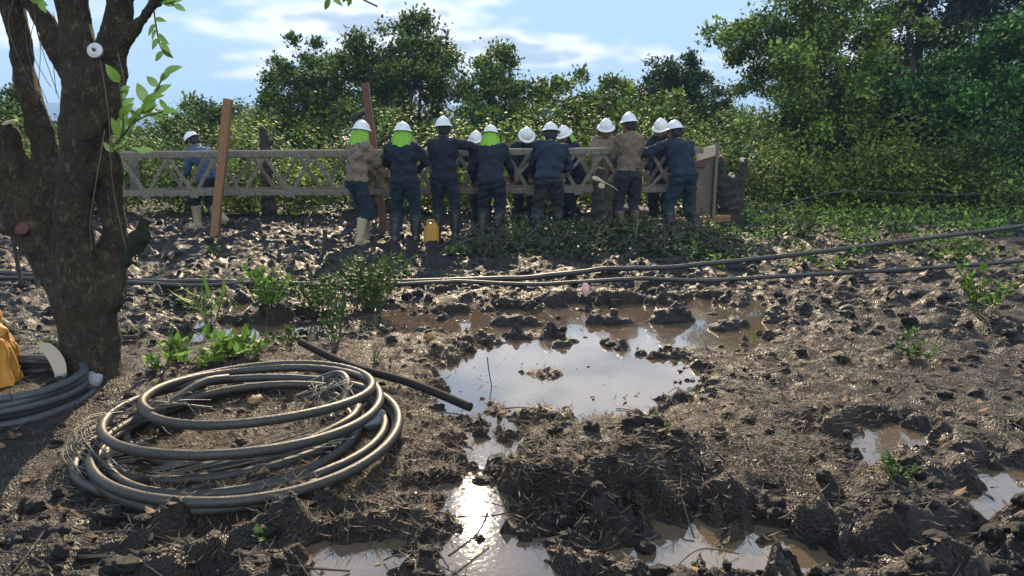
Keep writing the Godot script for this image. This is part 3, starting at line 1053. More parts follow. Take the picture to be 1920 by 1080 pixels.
func make_film() -> void:
	var v := PackedVector3Array()
	var idx := PackedInt32Array()
	var strips := [[-6.5, 7.5, -5.0, -14.6, FILM], [-0.9, 3.0, -3.0, -5.6, FILM - 0.004]]
	for s in strips:
		var a := v.size()
		v.append_array(PackedVector3Array([Vector3(s[0], s[4], s[2]), Vector3(s[0], s[4], s[3]), Vector3(s[1], s[4], s[3]), Vector3(s[1], s[4], s[2])]))
		idx.append_array(PackedInt32Array([a, a + 1, a + 2, a, a + 2, a + 3]))
	tag(part("standing_water", smooth(v, idx), M.water), "rain water standing in the hollows and boot prints of the mud", "water", "", "structure")

const FILM := -0.024

func make_hills() -> void:
	var v := PackedVector3Array()
	var idx := PackedInt32Array()
	var n := noise(FastNoiseLite.TYPE_SIMPLEX_SMOOTH, 0.004, 4, 40)
	var cols := 140
	var rows := 6
	for j in rows + 1:
		for i in cols + 1:
			var a := lerpf(-1.2, 1.2, float(i) / cols)
			var t := float(j) / rows
			var r := 1100.0 + 260.0 * t
			var h := (30.0 + 34.0 * (n.get_noise_2d(sin(a) * 700.0, 90.0) + 0.15)) * sin(PI * 0.5 * minf(t * 1.4, 1.0)) - 4.0 * (1.0 - t)
			v.append(Vector3(sin(a) * r, maxf(h, -4.0), -cos(a) * r))
	for j in rows:
		for i in cols:
			var a := j * (cols + 1) + i
			var b := a + cols + 1
			idx.append_array(PackedInt32Array([a, b, a + 1, a + 1, b, b + 1]))
	tag(part("hills", smooth(v, idx), mat(Color(0.03, 0.055, 0.06), 1.0)), "low blue hills on the far horizon", "hills", "", "structure")

func make_trees() -> void:
	var g := Color(0.14, 0.195, 0.042)
	var dark := Color(0.055, 0.105, 0.034)
	var yel := Color(0.19, 0.25, 0.042)
	var f := "citrus trees behind the truss"
	tree("citrus_tree", "rounded dark green tree left of the tallest middle tree, behind the reddish post", Vector3(-6.7, 0, -26), 4.75, Vector3(2.13, 0, 1.79), 0.7, 20662, 0.147, g * 0.9, 3, 101, f)
	tree("citrus_tree", "tallest of the middle trees, broad airy crown against the blue sky", Vector3(-3.45, 0, -26), 5.5, Vector3(2.30, 0, 2.13), 0.9, 28927, 0.147, g * 0.9, 4, 102, f)
	tree("citrus_tree", "narrow open-crowned tree just right of the tallest middle tree", Vector3(-0.5, 0, -25.5), 4.6, Vector3(1.57, 0, 1.46), 0.8, 15152, 0.139, g, 2, 103, f)
	tree("citrus_tree", "low leafy tree behind the pair of workers left of the cut stump", Vector3(2.3, 0, -25), 3.75, Vector3(2.02, 0, 1.57), 0.4, 20662, 0.139, yel * 0.8, 3, 104, f)
	tree("citrus_tree", "small dark round tree against the grey cloud, right of the middle", Vector3(5.5, 0, -27.5), 4.4, Vector3(1.74, 0, 1.57), 0.9, 17907, 0.139, dark, 3, 105, f)
	tree("citrus_tree", "low yellow-green tree under the small dark round tree", Vector3(4.4, 0, -23.5), 2.9, Vector3(1.68, 0, 1.34), 0.3, 16530, 0.129, yel, 3, 106, f)
	tree("citrus_tree", "big spreading tree with several stems right of the cloud bank", Vector3(8.2, 0, -21.5), 5.8, Vector3(2.7, 0, 2.46), 0.7, 43500, 0.132, g * 1.2, 5, 107, f)
	tree("citrus_tree", "low olive-green tree filling the gap left of the big spreading tree", Vector3(7.3, 0, -29), 3.7, Vector3(1.9, 0, 1.4), 0.3, 11000, 0.13, g * 0.8, 3, 121, f)
	tree("tall_tree", "very tall dark tree behind the big spreading tree", Vector3(16.0, 0, -30), 11.5, Vector3(3.60, 0, 3.00), 0.8, 44080, 0.197, dark * 0.32, 3, 108, "tall dark trees at the right")
	tree("tall_tree", "very tall dark tree at the top right corner", Vector3(21.5, 0, -31), 12.0, Vector3(3.90, 0, 3.00), 1.0, 38570, 0.197, dark * 0.35, 3, 109, "tall dark trees at the right")
	tree("citrus_tree", "bright green broad tree at the right edge in front of the tall dark trees", Vector3(12.3, 0, -19.5), 4.5, Vector3(2.80, 0, 2.24), 0.2, 41325, 0.139, Color(0.075, 0.16, 0.036), 4, 110, f)
	tree("citrus_tree", "dark low tree filling the gap between the big spreading tree and the bright right one", Vector3(11.2, 0, -24), 3.8, Vector3(2.46, 0, 1.68), 0.2, 22040, 0.147, dark * 0.5, 3, 111, f)
	tree("small_tree", "small round dark tree behind the bent worker and the orange post", Vector3(-9.7, 0, -24.5), 2.75, Vector3(1.10, 0, 1.00), 0.3, 12397, 0.129, g * 0.8, 2, 112)
	tree("small_tree", "thin bushy tree at the left edge beyond the big trunk", Vector3(-15.3, 0, -22), 3.3, Vector3(1.70, 0, 1.40), 0.3, 13775, 0.139, g, 3, 113)
	tree("small_tree", "low leafy tree seen between the stems of the big trunk", Vector3(-12.6, 0, -22), 1.95, Vector3(1.50, 0, 1.20), 0.2, 13775, 0.129, g, 3, 114)
	tree("small_tree", "pale hazy tree far off right of the orange post", Vector3(-19.5, 0, -55), 3.6, Vector3(4.00, 0, 2.50), 0.2, 13775, 0.256, g, 4, 115, "far hazy trees")
	tree("small_tree", "pale hazy tree far off just left of the rounded dark tree", Vector3(-15.0, 0, -50), 3.2, Vector3(3.20, 0, 2.50), 0.2, 12397, 0.237, g, 4, 116, "far hazy trees")
	# bushes between the mud and the trees
	var k := 0
	var bushes := [[-13.2, -16.2, 1.2, "far left bush partly behind the big trunk"], [-11.0, -17.2, 1.3, "leafy bush between the big trunk and the bent worker"], [-8.6, -16.4, 1.15, "leafy bush behind the bent worker"], [-6.6, -16.8, 1.25, "yellow-green bush just right of the orange post, seen through the truss"], [-4.8, -16.2, 1.15, "yellow-green bush seen through the truss left of the reddish post"], [-3.0, -17.0, 1.3, "dark bush behind the worker in the tan shirt"], [-1.2, -16.4, 1.3, "bush behind the gap in the crew, left of the middle"], [0.6, -16.8, 1.35, "bush behind the bent workers in the middle"], [2.3, -16.6, 1.3, "bush seen through the truss beside the cut stump"], [4.2, -16.8, 1.3, "bush behind the last worker at the truss end"], [6.3, -17.0, 1.1, "bush behind the pale cut stumps"], [8.1, -16.8, 1.35, "pale leafy shrub right of the pale cut stumps"], [9.9, -17.4, 1.2, "green shrub in front of the dark gap between the trees"], [11.8, -17.0, 1.2, "dense green shrub near the right edge"], [7.2, -15.9, 0.8, "low sunlit shrub at the foot of the big spreading tree"], [10.6, -15.4, 0.7, "low creeping shrub at the edge of the mud on the right"], [13.2, -16.0, 0.9, "low shrub at the far right edge"]]
	for b in bushes:
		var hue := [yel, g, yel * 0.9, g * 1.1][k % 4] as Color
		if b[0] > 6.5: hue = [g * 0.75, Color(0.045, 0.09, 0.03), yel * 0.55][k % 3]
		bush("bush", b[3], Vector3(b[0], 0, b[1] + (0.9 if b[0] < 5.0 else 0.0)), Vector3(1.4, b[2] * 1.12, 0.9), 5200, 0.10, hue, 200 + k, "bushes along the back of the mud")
		k += 1
	# undergrowth that reads as one mass
	rng.seed = 77
	var buf := PackedFloat32Array()
	for i in 4200:
		var x := rr(-26, 24)
		var z := rr(-30, -15.2)
		leaves_round(buf, Vector3(x, 0.15 + 0.5 * rng.randf(), z), Vector3(0.45, 0.25, 0.4), 18, 0.125, (g if rng.randf() < 0.6 else yel) * rr(0.7, 1.2), 0.3)
	for i in 500:
		var x := rr(4.5, 15)
		var z := rr(-16, -13.2)
		leaves_round(buf, Vector3(x, 0.06 + 0.1 * rng.randf(), z), Vector3(0.3, 0.12, 0.3), 9, 0.085, (g if rng.randf() < 0.6 else yel) * rr(0.7, 1.2), 0.3)
	for i in 1500:
		var x := rr(-36, 26)
		leaves_round(buf, Vector3(x, rr(0.2, (2.5 if x > -8.0 else 1.7) + 0.5 * n_mask.get_noise_2d(x * 0.4, 3.0)), rr(-41, -35)), Vector3(0.8, 0.45, 0.6), 30, 0.26, g * rr(0.6, 1.0), 0.3)
	tag(many("undergrowth", M.leaf_small, M.foliage, buf, self), "leafy undergrowth filling the ground under the trees", "undergrowth", "", "stuff")

# ------------------------------------------------------------------ the big trunk on the left
func make_big_tree() -> void:
	var t := thing("old_citrus_tree", "big lichen-covered tree trunk with several stems at the left front", "tree", Vector3(-2.69, 0, -4.63))
	var o := Vector3(2.69, 0, 4.63)
	var L := func(a: Array) -> Array:
		var out := []
		for i in a.size() - 1: out.append([a[i][0] + o, a[i + 1][0] + o, a[i][1], a[i + 1][1]])
		return out
	var caps := []
	caps += L.call([[Vector3(-2.69, -0.15, -4.65), 0.27], [Vector3(-2.68, 0.06, -4.64), 0.2], [Vector3(-2.66, 0.34, -4.62), 0.18], [Vector3(-2.65, 0.6, -4.6), 0.2]])
	for a in 6: caps.append([Vector3(0, 0.1, 0), Vector3(cos(a * 1.1) * 0.34, -0.06, sin(a * 1.1) * 0.34), 0.12, 0.04])
	caps += L.call([[Vector3(-2.68, 0.56, -4.6), 0.18], [Vector3(-2.77, 0.82, -4.6), 0.16], [Vector3(-2.94, 1.13, -4.55), 0.125], [Vector3(-3.16, 1.40, -4.5), 0.1], [Vector3(-3.4, 1.9, -4.4), 0.1], [Vector3(-3.6, 2.6, -4.3), 0.08]])
	caps += L.call([[Vector3(-2.80, 0.86, -4.62), 0.12], [Vector3(-2.80, 1.3, -4.66), 0.10], [Vector3(-2.85, 1.63, -4.68), 0.078], [Vector3(-2.92, 2.04, -4.7), 0.07], [Vector3(-2.93, 2.4, -4.7), 0.085], [Vector3(-2.9, 3.0, -4.7), 0.07]])
	caps += L.call([[Vector3(-2.64, 0.62, -4.57), 0.18], [Vector3(-2.63, 0.9, -4.53), 0.12], [Vector3(-2.61, 1.15, -4.5), 0.11], [Vector3(-2.55, 1.4, -4.5), 0.12], [Vector3(-2.46, 1.65, -4.5), 0.15], [Vector3(-2.43, 1.84, -4.5), 0.145], [Vector3(-2.465, 2.06, -4.5), 0.10], [Vector3(-2.465, 2.36, -4.5), 0.09], [Vector3(-2.42, 3.0, -4.4), 0.085]])
	caps += L.call([[Vector3(-2.37, 1.86, -4.52), 0.115], [Vector3(-2.26, 2.14, -4.52), 0.085], [Vector3(-2.18, 2.4, -4.5), 0.085], [Vector3(-2.02, 2.95, -4.4), 0.08]])
	caps += L.call([[Vector3(-2.52, 0.62, -4.62), 0.13], [Vector3(-2.455, 0.95, -4.66), 0.085], [Vector3(-2.44, 1.25, -4.63), 0.085], [Vector3(-2.42, 1.5, -4.56), 0.11]])
	caps += L.call([[Vector3(-2.52, 1.85, -4.55), 0.08], [Vector3(-2.66, 2.12, -4.6), 0.06], [Vector3(-2.78, 2.34, -4.65), 0.055], [Vector3(-2.95, 2.75, -4.7), 0.05]])
	caps += L.call([[Vector3(-2.29, 1.75, -4.52), 0.05], [Vector3(-2.255, 1.95, -4.52), 0.036], [Vector3(-2.19, 2.12, -4.5), 0.042], [Vector3(-1.96, 2.34, -4.45), 0.036], [Vector3(-1.68, 2.55, -4.4), 0.03]])
	caps += L.call([[Vector3(-2.3, 1.70, -4.48), 0.07], [Vector3(-2.27, 1.79, -4.48), 0.055]])
	caps += L.call([[Vector3(-2.92, 1.15, -4.6), 0.12], [Vector3(-3.0, 1.42, -4.62), 0.1], [Vector3(-3.03, 1.6, -4.65), 0.075]])
	caps += L.call([[Vector3(-2.72, 1.1, -4.72), 0.07], [Vector3(-2.70, 1.45, -4.8), 0.055]])
	for c in caps:
		c[2] *= 0.86
		c[3] *= 0.86
	var f := field(caps, 0.02, 0.035)
	var v: PackedVector3Array = f[0]
	var n := noise(FastNoiseLite.TYPE_SIMPLEX_SMOOTH, 5.0, 4, 50)
	var tm := crumple(v, f[1], n, 0.03, Vector3(1.5, 0.6, 1.5))
	var arr := tm.surface_get_arrays(0)
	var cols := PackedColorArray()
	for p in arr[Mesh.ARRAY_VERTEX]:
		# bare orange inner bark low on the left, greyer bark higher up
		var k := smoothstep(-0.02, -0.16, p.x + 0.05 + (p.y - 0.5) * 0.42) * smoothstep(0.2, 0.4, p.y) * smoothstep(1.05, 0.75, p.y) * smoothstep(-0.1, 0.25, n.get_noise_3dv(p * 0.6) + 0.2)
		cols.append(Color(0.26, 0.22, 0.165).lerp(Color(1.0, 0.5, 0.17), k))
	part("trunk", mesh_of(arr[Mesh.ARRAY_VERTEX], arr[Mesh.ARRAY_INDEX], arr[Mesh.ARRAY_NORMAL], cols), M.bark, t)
	# the broken mossy stub low on the right side
	f = field(L.call([[Vector3(-2.48, 0.78, -4.66), 0.07], [Vector3(-2.39, 0.92, -4.70), 0.055], [Vector3(-2.31, 0.99, -4.72), 0.05], [Vector3(-2.275, 1.07, -4.72), 0.034]]), 0.02, 0.05, [[Vector3(0.3, 1, 0).normalized(), 1.16]])
	tag(part("broken_stub", crumple(f[0], f[1], n, 0.06), M.moss_bark, t), "dark mossy stub of a broken limb")
	# pale sawn faces where limbs were cut off
	part("cut_face", lathe([Vector2(0.0, 0.0), Vector2(0.055, -0.004), Vector2(0.06, -0.02)], 16), M.wood_pale, t, Transform3D(Basis(Vector3.FORWARD, -0.25) * Basis(Vector3.RIGHT, 0.2), Vector3(-3.035, 1.675, -4.66) + o))
	part("cut_face", lathe([Vector2(0.0, 0.0), Vector2(0.035, -0.004), Vector2(0.04, -0.02)], 16), M.wood_red, t, Transform3D(Basis(Vector3.RIGHT, 1.1), Vector3(-2.88, 1.06, -4.43) + o))
	# hanging rootlets and a thin dry vine down the trunk
	var v2 := PackedVector3Array()
	var i2 := PackedInt32Array()
	rng.seed = 5
	for k in 9:
		var x := -2.86 + 0.035 * k + rr(-0.02, 0.02)
		var top := Vector3(x, 2.3 + rr(-0.1, 0.1), -4.6)
		var pts := [top, top + Vector3(rr(-.05, .05), -0.2, rr(-.05, .05)), top + Vector3(rr(-.02, .09), -rr(0.4, 0.6), 0.02)]
		tube_into(v2, i2, spline(Array(pts.map(func(p): return p + o)), 0.05), [0.0022], 4)
	for p in [[Vector3(-2.29, 1.62, -4.36), Vector3(-2.36, 1.35, -4.35), Vector3(-2.44, 1.1, -4.38), Vector3(-2.47, 0.95, -4.42)], [Vector3(-2.28, 2.0, -4.37), Vector3(-2.27, 1.7, -4.38), Vector3(-2.34, 1.3, -4.48), Vector3(-2.32, 0.9, -4.52)], [Vector3(-2.22, 2.05, -4.45), Vector3(-2.2, 1.9, -4.45), Vector3(-2.21, 1.75, -4.45)]]:
		tube_into(v2, i2, spline(Array(p.map(func(q): return q + o)), 0.04), [0.0035, 0.002], 5)
	part("vine", smooth(v2, i2), mat(Color(0.13, 0.10, 0.07), 0.8), t)
	# leafy shoots: each leaf is a part
	var shoots := [
		[[Vector3(-2.36, 1.5, -4.5), Vector3(-2.24, 1.60, -4.48), Vector3(-2.14, 1.71, -4.46), Vector3(-2.03, 1.83, -4.45), Vector3(-1.97, 1.93, -4.45)], 13, 0.12],
		[[Vector3(-2.3, 1.52, -4.48), Vector3(-2.22, 1.62, -4.42), Vector3(-2.2, 1.75, -4.4), Vector3(-2.2, 1.88, -4.4)], 8, 0.1],
		[[Vector3(-2.18, 1.66, -4.46), Vector3(-2.08, 1.70, -4.44), Vector3(-1.96, 1.73, -4.44)], 6, 0.1],
		[[Vector3(-2.34, 1.47, -4.46), Vector3(-2.24, 1.52, -4.42), Vector3(-2.14, 1.5, -4.4)], 5, 0.09],
		[[Vector3(-2.0, 2.3, -4.46), Vector3(-1.99, 2.2, -4.45), Vector3(-1.98, 2.1, -4.45), Vector3(-1.96, 2.05, -4.45)], 8, 0.085],
		[[Vector3(-1.99, 2.31, -4.45), Vector3(-1.92, 2.32, -4.44), Vector3(-1.87, 2.3, -4.43)], 5, 0.09],
		[[Vector3(-3.05, 1.95, -4.5), Vector3(-2.99, 1.86, -4.45), Vector3(-2.97, 1.8, -4.42)], 5, 0.12],
		[[Vector3(-3.1, 1.68, -4.4), Vector3(-3.02, 1.69, -4.35), Vector3(-2.93, 1.66, -4.32)], 3, 0.15],
		[[Vector3(-2.75, 2.38, -4.5), Vector3(-2.68, 2.34, -4.45), Vector3(-2.6, 2.33, -4.42)], 4, 0.1]]
	var lm := [leaf_mesh(0.42, 0.3, 0.22, 6), leaf_mesh(0.5, 0.15, 0.3, 6), leaf_mesh(0.38, 0.45, 0.12, 6)]
	for s in shoots:
		var sp: Array = spline(Array((s[0] as Array).map(func(p): return p + o)), 0.02)
		part("twig", tube(sp, [0.006, 0.003] if sp.size() == 2 else [0.005], 5), M.green_stem, t)
		for k in s[1]:
			var fr := lerpf(0.3, 1.0, float(k) / (s[1] - 1))
			var p: Vector3 = sp[int((sp.size() - 1) * fr)]
			var dir: Vector3 = ((sp[-1] as Vector3) - sp[0]).normalized()
			var side := (Vector3(rr(-1, 1), rr(-0.5, 0.7), rr(-0.5, 0.6)) + dir * 0.7).normalized()
			var z := (Vector3(rr(-.5, .5), rr(-.1, .7), 1.0) - side * side.dot(Vector3(0, 0.3, 1.0))).normalized()
			z = (z - side * side.dot(z)).normalized()
			var sz: float = s[2] * rr(0.75, 1.15)
			var b := Basis(side.cross(z), side, z).scaled(Vector3(sz, sz, sz))
			part("leaf", lm[k % 3], M.leaf_green, t, Transform3D(Basis(side.cross(z) * sz, side * sz, z * sz), p))
	# the crown above the frame
	var buf := PackedFloat32Array()
	rng.seed = 60
	for k in 90:
		var d := Vector3(rng.randfn(), rng.randfn() * 0.5, rng.randfn())
		leaves_round(buf, Vector3(-0.1, 3.5, 0.05) + d * Vector3(0.7, 0.5, 0.5), Vector3(0.28, 0.22, 0.28), 30, 0.1, Color(0.055, 0.085, 0.022) * rr(0.8, 1.2), 0.3)
	many("crown", M.leaf_small, M.foliage, buf, t)
	# twigs of an overhanging bough that dip into the top of the picture
	var bough := thing("overhanging_bough", "thin leafy twigs dipping into the top edge left of the tallest middle tree", "bough", Vector3(-1.68, 2.475, -4.4))
	var w := PackedVector3Array()
	var wi := PackedInt32Array()
	var bz := Vector3(1.68, -2.55, 4.4)
	for p in [[Vector3(-1.68, 2.55, -4.4), Vector3(-1.3, 2.62, -4.4), Vector3(-0.95, 2.5, -4.4), Vector3(-0.86, 2.42, -4.4), Vector3(-0.74, 2.36, -4.4)], [Vector3(-1.3, 2.62, -4.4), Vector3(-0.8, 2.6, -4.4), Vector3(-0.48, 2.46, -4.4), Vector3(-0.4, 2.435, -4.4), Vector3(-0.33, 2.45, -4.4)], [Vector3(-1.3, 2.6, -4.4), Vector3(-1.27, 2.5, -4.4), Vector3(-1.2, 2.4, -4.4)]]:
		tube_into(w, wi, spline(Array(p.map(func(q): return q + bz)), 0.04), [0.006, 0.005], 5)
	part("twig", smooth(w, wi), M.twig_bark, bough)
	for k in 7:
		var p := Vector3(-0.88 - 0.02 * k, 2.42 + rr(-0.03, 0.05), -4.4 + rr(-.03, .03)) + bz
		var b := Basis.from_euler(Vector3(rr(-.4, .4), rr(-.6, .6), rr(1.5, 4.2)))
		var sz := rr(0.06, 0.09)
		part("leaf", lm[k % 3], M.leaf_green, bough, Transform3D(Basis(b.x * sz, b.y * sz, b.z * sz), p))

# ------------------------------------------------------------------ the lattice truss
func make_truss() -> void:
	var t := thing("lattice_truss", "long grey steel lattice truss held level by the crew", "truss", Vector3(-1.5, 0, -12.1))
	var y0 := 0.68
	var y1 := 1.27
	var x0 := -4.62
	var x1 := 4.35
	var zf := 0.22
	var zb := -0.36
	var n := 12
	var dx := (x1 - x0) / n
	var tilt := 0.008
	var Y := func(x: float, y: float) -> float: return y + (x - x0) * tilt
	var q := 0
	for z in [zf, zb]:
		for y in [y0, y1]:
			# an angle section: a face and a leg
			var a := Vector3(x0 - 0.12, Y.call(x0, y), z)
			var b := Vector3(x1 + 0.1, Y.call(x1, y), z)
			beam("chord", a, b, 0.088, 0.014, M.truss_steel, t, Vector3(0, 0, 1), 3)
			var inn: float = -0.05 if z > 0 else 0.05
			var edge: float = 0.043 if y > 1.0 else -0.043
			beam("chord_flange", a + Vector3(0, edge, inn), b + Vector3(0, edge, inn), 0.09, 0.012, M.truss_steel, t, Vector3(0, 1, 0), 4)
	for face in 2:
		var z: float = (zf - 0.014) if face == 0 else (zb + 0.014)
		var shift := 0.0 if face == 0 else dx * 0.5
		for k in n:
			var xa := x0 + dx * k + 0.05 + shift
			var xm := xa + dx * 0.5
			var xb := xa + dx
			if xm < x1: beam("diagonal", Vector3(xa, Y.call(xa, y1 - 0.02), z), Vector3(xm - 0.03, Y.call(xm, y0 + 0.02), z), 0.058, 0.01, M.truss_steel, t, Vector3(0, 0, 1), 5)
			if xb < x1: beam("diagonal", Vector3(xm + 0.03, Y.call(xm, y0 + 0.02), z - 0.004), Vector3(xb, Y.call(xb, y1 - 0.02), z - 0.004), 0.058, 0.01, M.truss_steel, t, Vector3(0, 0, 1), 6)
			part("gusset", plank(Vector3(0.13, 0.12, 0.006), 0.002), M.truss_steel, t, Transform3D(Basis.IDENTITY, Vector3(xm, Y.call(xm, y0 - 0.015), z + (0.022 if face == 0 else -0.022))))
			if face == 0 and k >= 8:
				beam("cross_brace", Vector3(xa, Y.call(xa, y0 + 0.03), z - 0.016), Vector3(xm + 0.1, Y.call(xm, y1 - 0.03), z - 0.016), 0.05, 0.008, M.truss_steel, t, Vector3(0, 0, 1), 7)
	for k in n:
		var xa := x0 + dx * k + 0.2
		for y in [y0 - 0.05, y1 + 0.035]:
			beam("lacing_bar", Vector3(xa, Y.call(xa, y), zf - 0.03), Vector3(xa + dx * (0.5 if k % 2 == 0 else -0.3), Y.call(xa, y), zb + 0.03), 0.05, 0.008, M.truss_steel, t, Vector3(0, 1, 0), 8)
	for z in [zf - 0.03, zb + 0.03]:
		beam("end_post", Vector3(x0 + 0.0, y0 - 0.06, z), Vector3(x0 + 0.0, y1, z), 0.16, 0.03, M.truss_steel, t, Vector3(0, 0, 1), 9)

	# boards standing at the right end of the truss
	var bd := thing("board_stack", "upright grey boards with a torn pale top at the right end of the truss", "boards", Vector3(3.06, 0, -12.3))
	var bx := [-0.2, -0.06, 0.09]
	for k in 3:
		beam("board", Vector3(bx[k], 0.30, -0.03 * k), Vector3(bx[k] + 0.02, 1.16 + 0.05 * k, -0.03 * k), [0.1, 0.12, 0.15][k], 0.035, M.wood_grey, bd, Vector3(0, 0, 1), 20 + k)
	beam("board", Vector3(0.19, 0.26, 0.02), Vector3(0.2, 1.46, 0.02), 0.05, 0.12, M.wood_grey, bd, Vector3(0, 0, 1), 27)
	beam("board", Vector3(-0.05, -0.05, -0.25), Vector3(-0.05, 0.5, -0.25), 0.14, 0.12, M.wood_grey, bd, Vector3(0, 0, 1), 28)
	tag(part("torn_top", plank(Vector3(0.38, 0.16, 0.05), 0.01, 0.05, 30), M.wood_pale, bd, Transform3D(Basis(Vector3.BACK, 0.18), Vector3(0.05, 1.33, 0.03))), "pale splintered top edge")
	tag(part("red_strap", plank(Vector3(0.24, 0.09, 0.05), 0.01, 0.0, 31), mat(Color(0.12, 0.04, 0.04), 0.8), bd, Transform3D(Basis.IDENTITY, Vector3(-0.1, 1.12, 0.01))), "dull red cloth strip")

# ------------------------------------------------------------------ the crew
func make_crew() -> void:
	person("person in blue walking bent behind the truss at the far left, pale muddy boots", Vector3(-5.2, 0, -12.95), 1.2, {"lean": 0.38, "nod": 0.6, "s": 1.0, "shirt": M.blue, "trousers": M.navy_legs, "boots": M.boot_pale, "hip": Vector3(0, 0.86, 0.12), "handL": Vector3(-0.16, 0.72, -0.34), "handR": Vector3(0.2, 0.74, -0.22), "footL": Vector3(-0.1, 0.1, -0.14), "footR": Vector3(0.12, 0.16, 0.24), "lifted": 1, "cuff": 0.36})
	person("person in tan shirt, neon neck flap and pale rubber boots, leftmost of the row", Vector3(-2.2, 0, -11.1), -0.75, {"girth": 1.0, "lean": 0.1, "nod": 0.12, "yaw": 0.15, "s": 1.0, "shirt": M.tan, "trousers": M.jeans_teal, "boots": M.boot_pale, "flap": true, "handL": Vector3(-0.14, 0.98, -0.36), "handR": Vector3(0.16, 0.99, -0.34), "footL": Vector3(-0.12, 0.1, -0.16), "footR": Vector3(0.12, 0.1, 0.12), "hem": -0.02, "cuff": 0.38})
	person("person in navy with neon neck flap, back to us, left of the yellow jerrycan", Vector3(-1.55, 0, -11.05), -0.04, {"girth": 1.06, "tilt": 0.04, "lean": 0.14, "nod": 0.1, "s": 0.99, "shirt": M.navy, "trousers": M.jeans_teal, "flap": true, "handL": Vector3(-0.14, 1.08, -0.34), "handR": Vector3(0.14, 1.08, -0.34), "poleL": Vector3(-1, -0.3, 0.2), "poleR": Vector3(1, -0.3, 0.2), "footL": Vector3(-0.15, 0.1, 0.06), "footR": Vector3(0.14, 0.1, 0.0)})
	person("person in navy with no neck flap, arm on the truss, beside the jerrycan", Vector3(-1.0, 0, -11.35), -0.12, {"girth": 0.98, "lean": 0.06, "nod": 0.05, "yaw": 0.55, "s": 1.03, "shirt": M.navy, "trousers": M.jeans, "handL": Vector3(-0.18, 1.0, -0.34), "handR": Vector3(0.34, 1.26, -0.40), "poleR": Vector3(1.0, 0.15, 0.1), "poleL": Vector3(-0.8, -0.6, 0.2), "footL": Vector3(-0.13, 0.1, 0.0), "footR": Vector3(0.15, 0.1, -0.02)})
	person("person in navy with neon neck flap bending over the truss, left of the middle", Vector3(-0.32, 0, -11.45), -0.12, {"girth": 0.97, "tilt": 0.09, "lean": 0.5, "nod": 0.3, "s": 1.05, "shirt": M.navy, "trousers": M.jeans, "flap": true, "hem": -0.1, "hip": Vector3(0.03, 0.88, 0.16), "handL": Vector3(-0.3, 0.84, -0.3), "handR": Vector3(0.26, 0.9, -0.4), "footL": Vector3(-0.12, 0.1, 0.1), "footR": Vector3(0.12, 0.1, 0.06)})
	person("person in dark blue bent forward, back to us, just left of the cut stump", Vector3(0.54, 0, -11.4), 0.0, {"girth": 1.05, "tilt": -0.07, "twist": 0.2, "lean": 0.4, "nod": 0.2, "s": 1.02, "shirt": M.navy_light, "trousers": M.jeans_grey, "handL": Vector3(-0.22, 0.98, -0.42), "handR": Vector3(0.2, 1.0, -0.44), "footL": Vector3(-0.17, 0.1, 0.12), "footR": Vector3(0.15, 0.1, -0.04)})
	person("tall person in brown shirt seen from behind right of the cut stump", Vector3(1.78, 0, -11.75), 0.18, {"girth": 0.95, "twist": 0.2, "tilt": -0.04, "lean": 0.1, "nod": 0.1, "yaw": 0.3, "s": 1.07, "shirt": M.brown_shirt, "trousers": M.jeans_grey, "boots": M.boot_brown, "hem": 0.02, "handL": Vector3(-0.16, 0.9, -0.36), "handR": Vector3(0.18, 0.86, -0.34), "footL": Vector3(-0.12, 0.1, 0.05), "footR": Vector3(0.14, 0.1, 0.02)})
	person("person in blue leaning left over the truss with legs apart, rightmost of the row", Vector3(2.58, 0, -11.75), 0.35, {"lean": 0.42, "girth": 1.04, "tilt": -0.02, "nod": 0.2, "yaw": 0.15, "s": 1.04, "shirt": M.navy_light, "trousers": M.jeans_teal, "handL": Vector3(-0.42, 1.22, -0.42), "handR": Vector3(0.14, 0.95, -0.45), "poleL": Vector3(-0.6, -0.1, 0.6), "footL": Vector3(-0.22, 0.1, 0.12), "footR": Vector3(0.2, 0.1, 0.16)})
	person("person mostly hidden behind the bending worker with the neon neck flap", Vector3(-0.52, 0, -13.0), PI - 0.3, {"lean": 0.5, "nod": 0.4, "s": 0.97, "shirt": M.navy, "flap": true, "handL": Vector3(-0.2, 1.15, -0.35), "handR": Vector3(0.2, 1.15, -0.3)})
	person("person in dark blue facing us behind the truss with head bowed low", Vector3(0.22, 0, -12.95), PI + 0.1, {"lean": 0.32, "nod": 0.75, "s": 1.0, "shirt": M.navy, "handL": Vector3(-0.2, 0.95, -0.38), "handR": Vector3(0.2, 0.95, -0.36)})
	person("person with neon neck flap facing us behind the truss, beside the bent central back", Vector3(1.0, 0, -12.95), 2.1, {"lean": 0.28, "nod": 0.45, "yaw": 0.3, "s": 0.99, "shirt": M.navy, "flap": true, "handL": Vector3(-0.2, 0.95, -0.38), "handR": Vector3(0.2, 0.95, -0.36)})
	person("person facing us behind the truss, just left of the tall brown shirt", Vector3(1.55, 0, -12.8), PI - 0.1, {"lean": 0.12, "nod": 0.4, "s": 1.04, "shirt": M.tan, "trousers": M.jeans_grey, "handL": Vector3(-0.16, 0.95, -0.34), "handR": Vector3(0.16, 0.95, -0.34)})
	person("person half hidden behind the rightmost leaning worker, on the far side of the truss", Vector3(2.52, 0, -12.9), PI - 0.45, {"lean": 0.2, "nod": 0.45, "s": 1.05, "shirt": M.navy, "trousers": M.navy_legs, "handL": Vector3(-0.16, 0.95, -0.34), "handR": Vector3(0.16, 0.95, -0.34)})

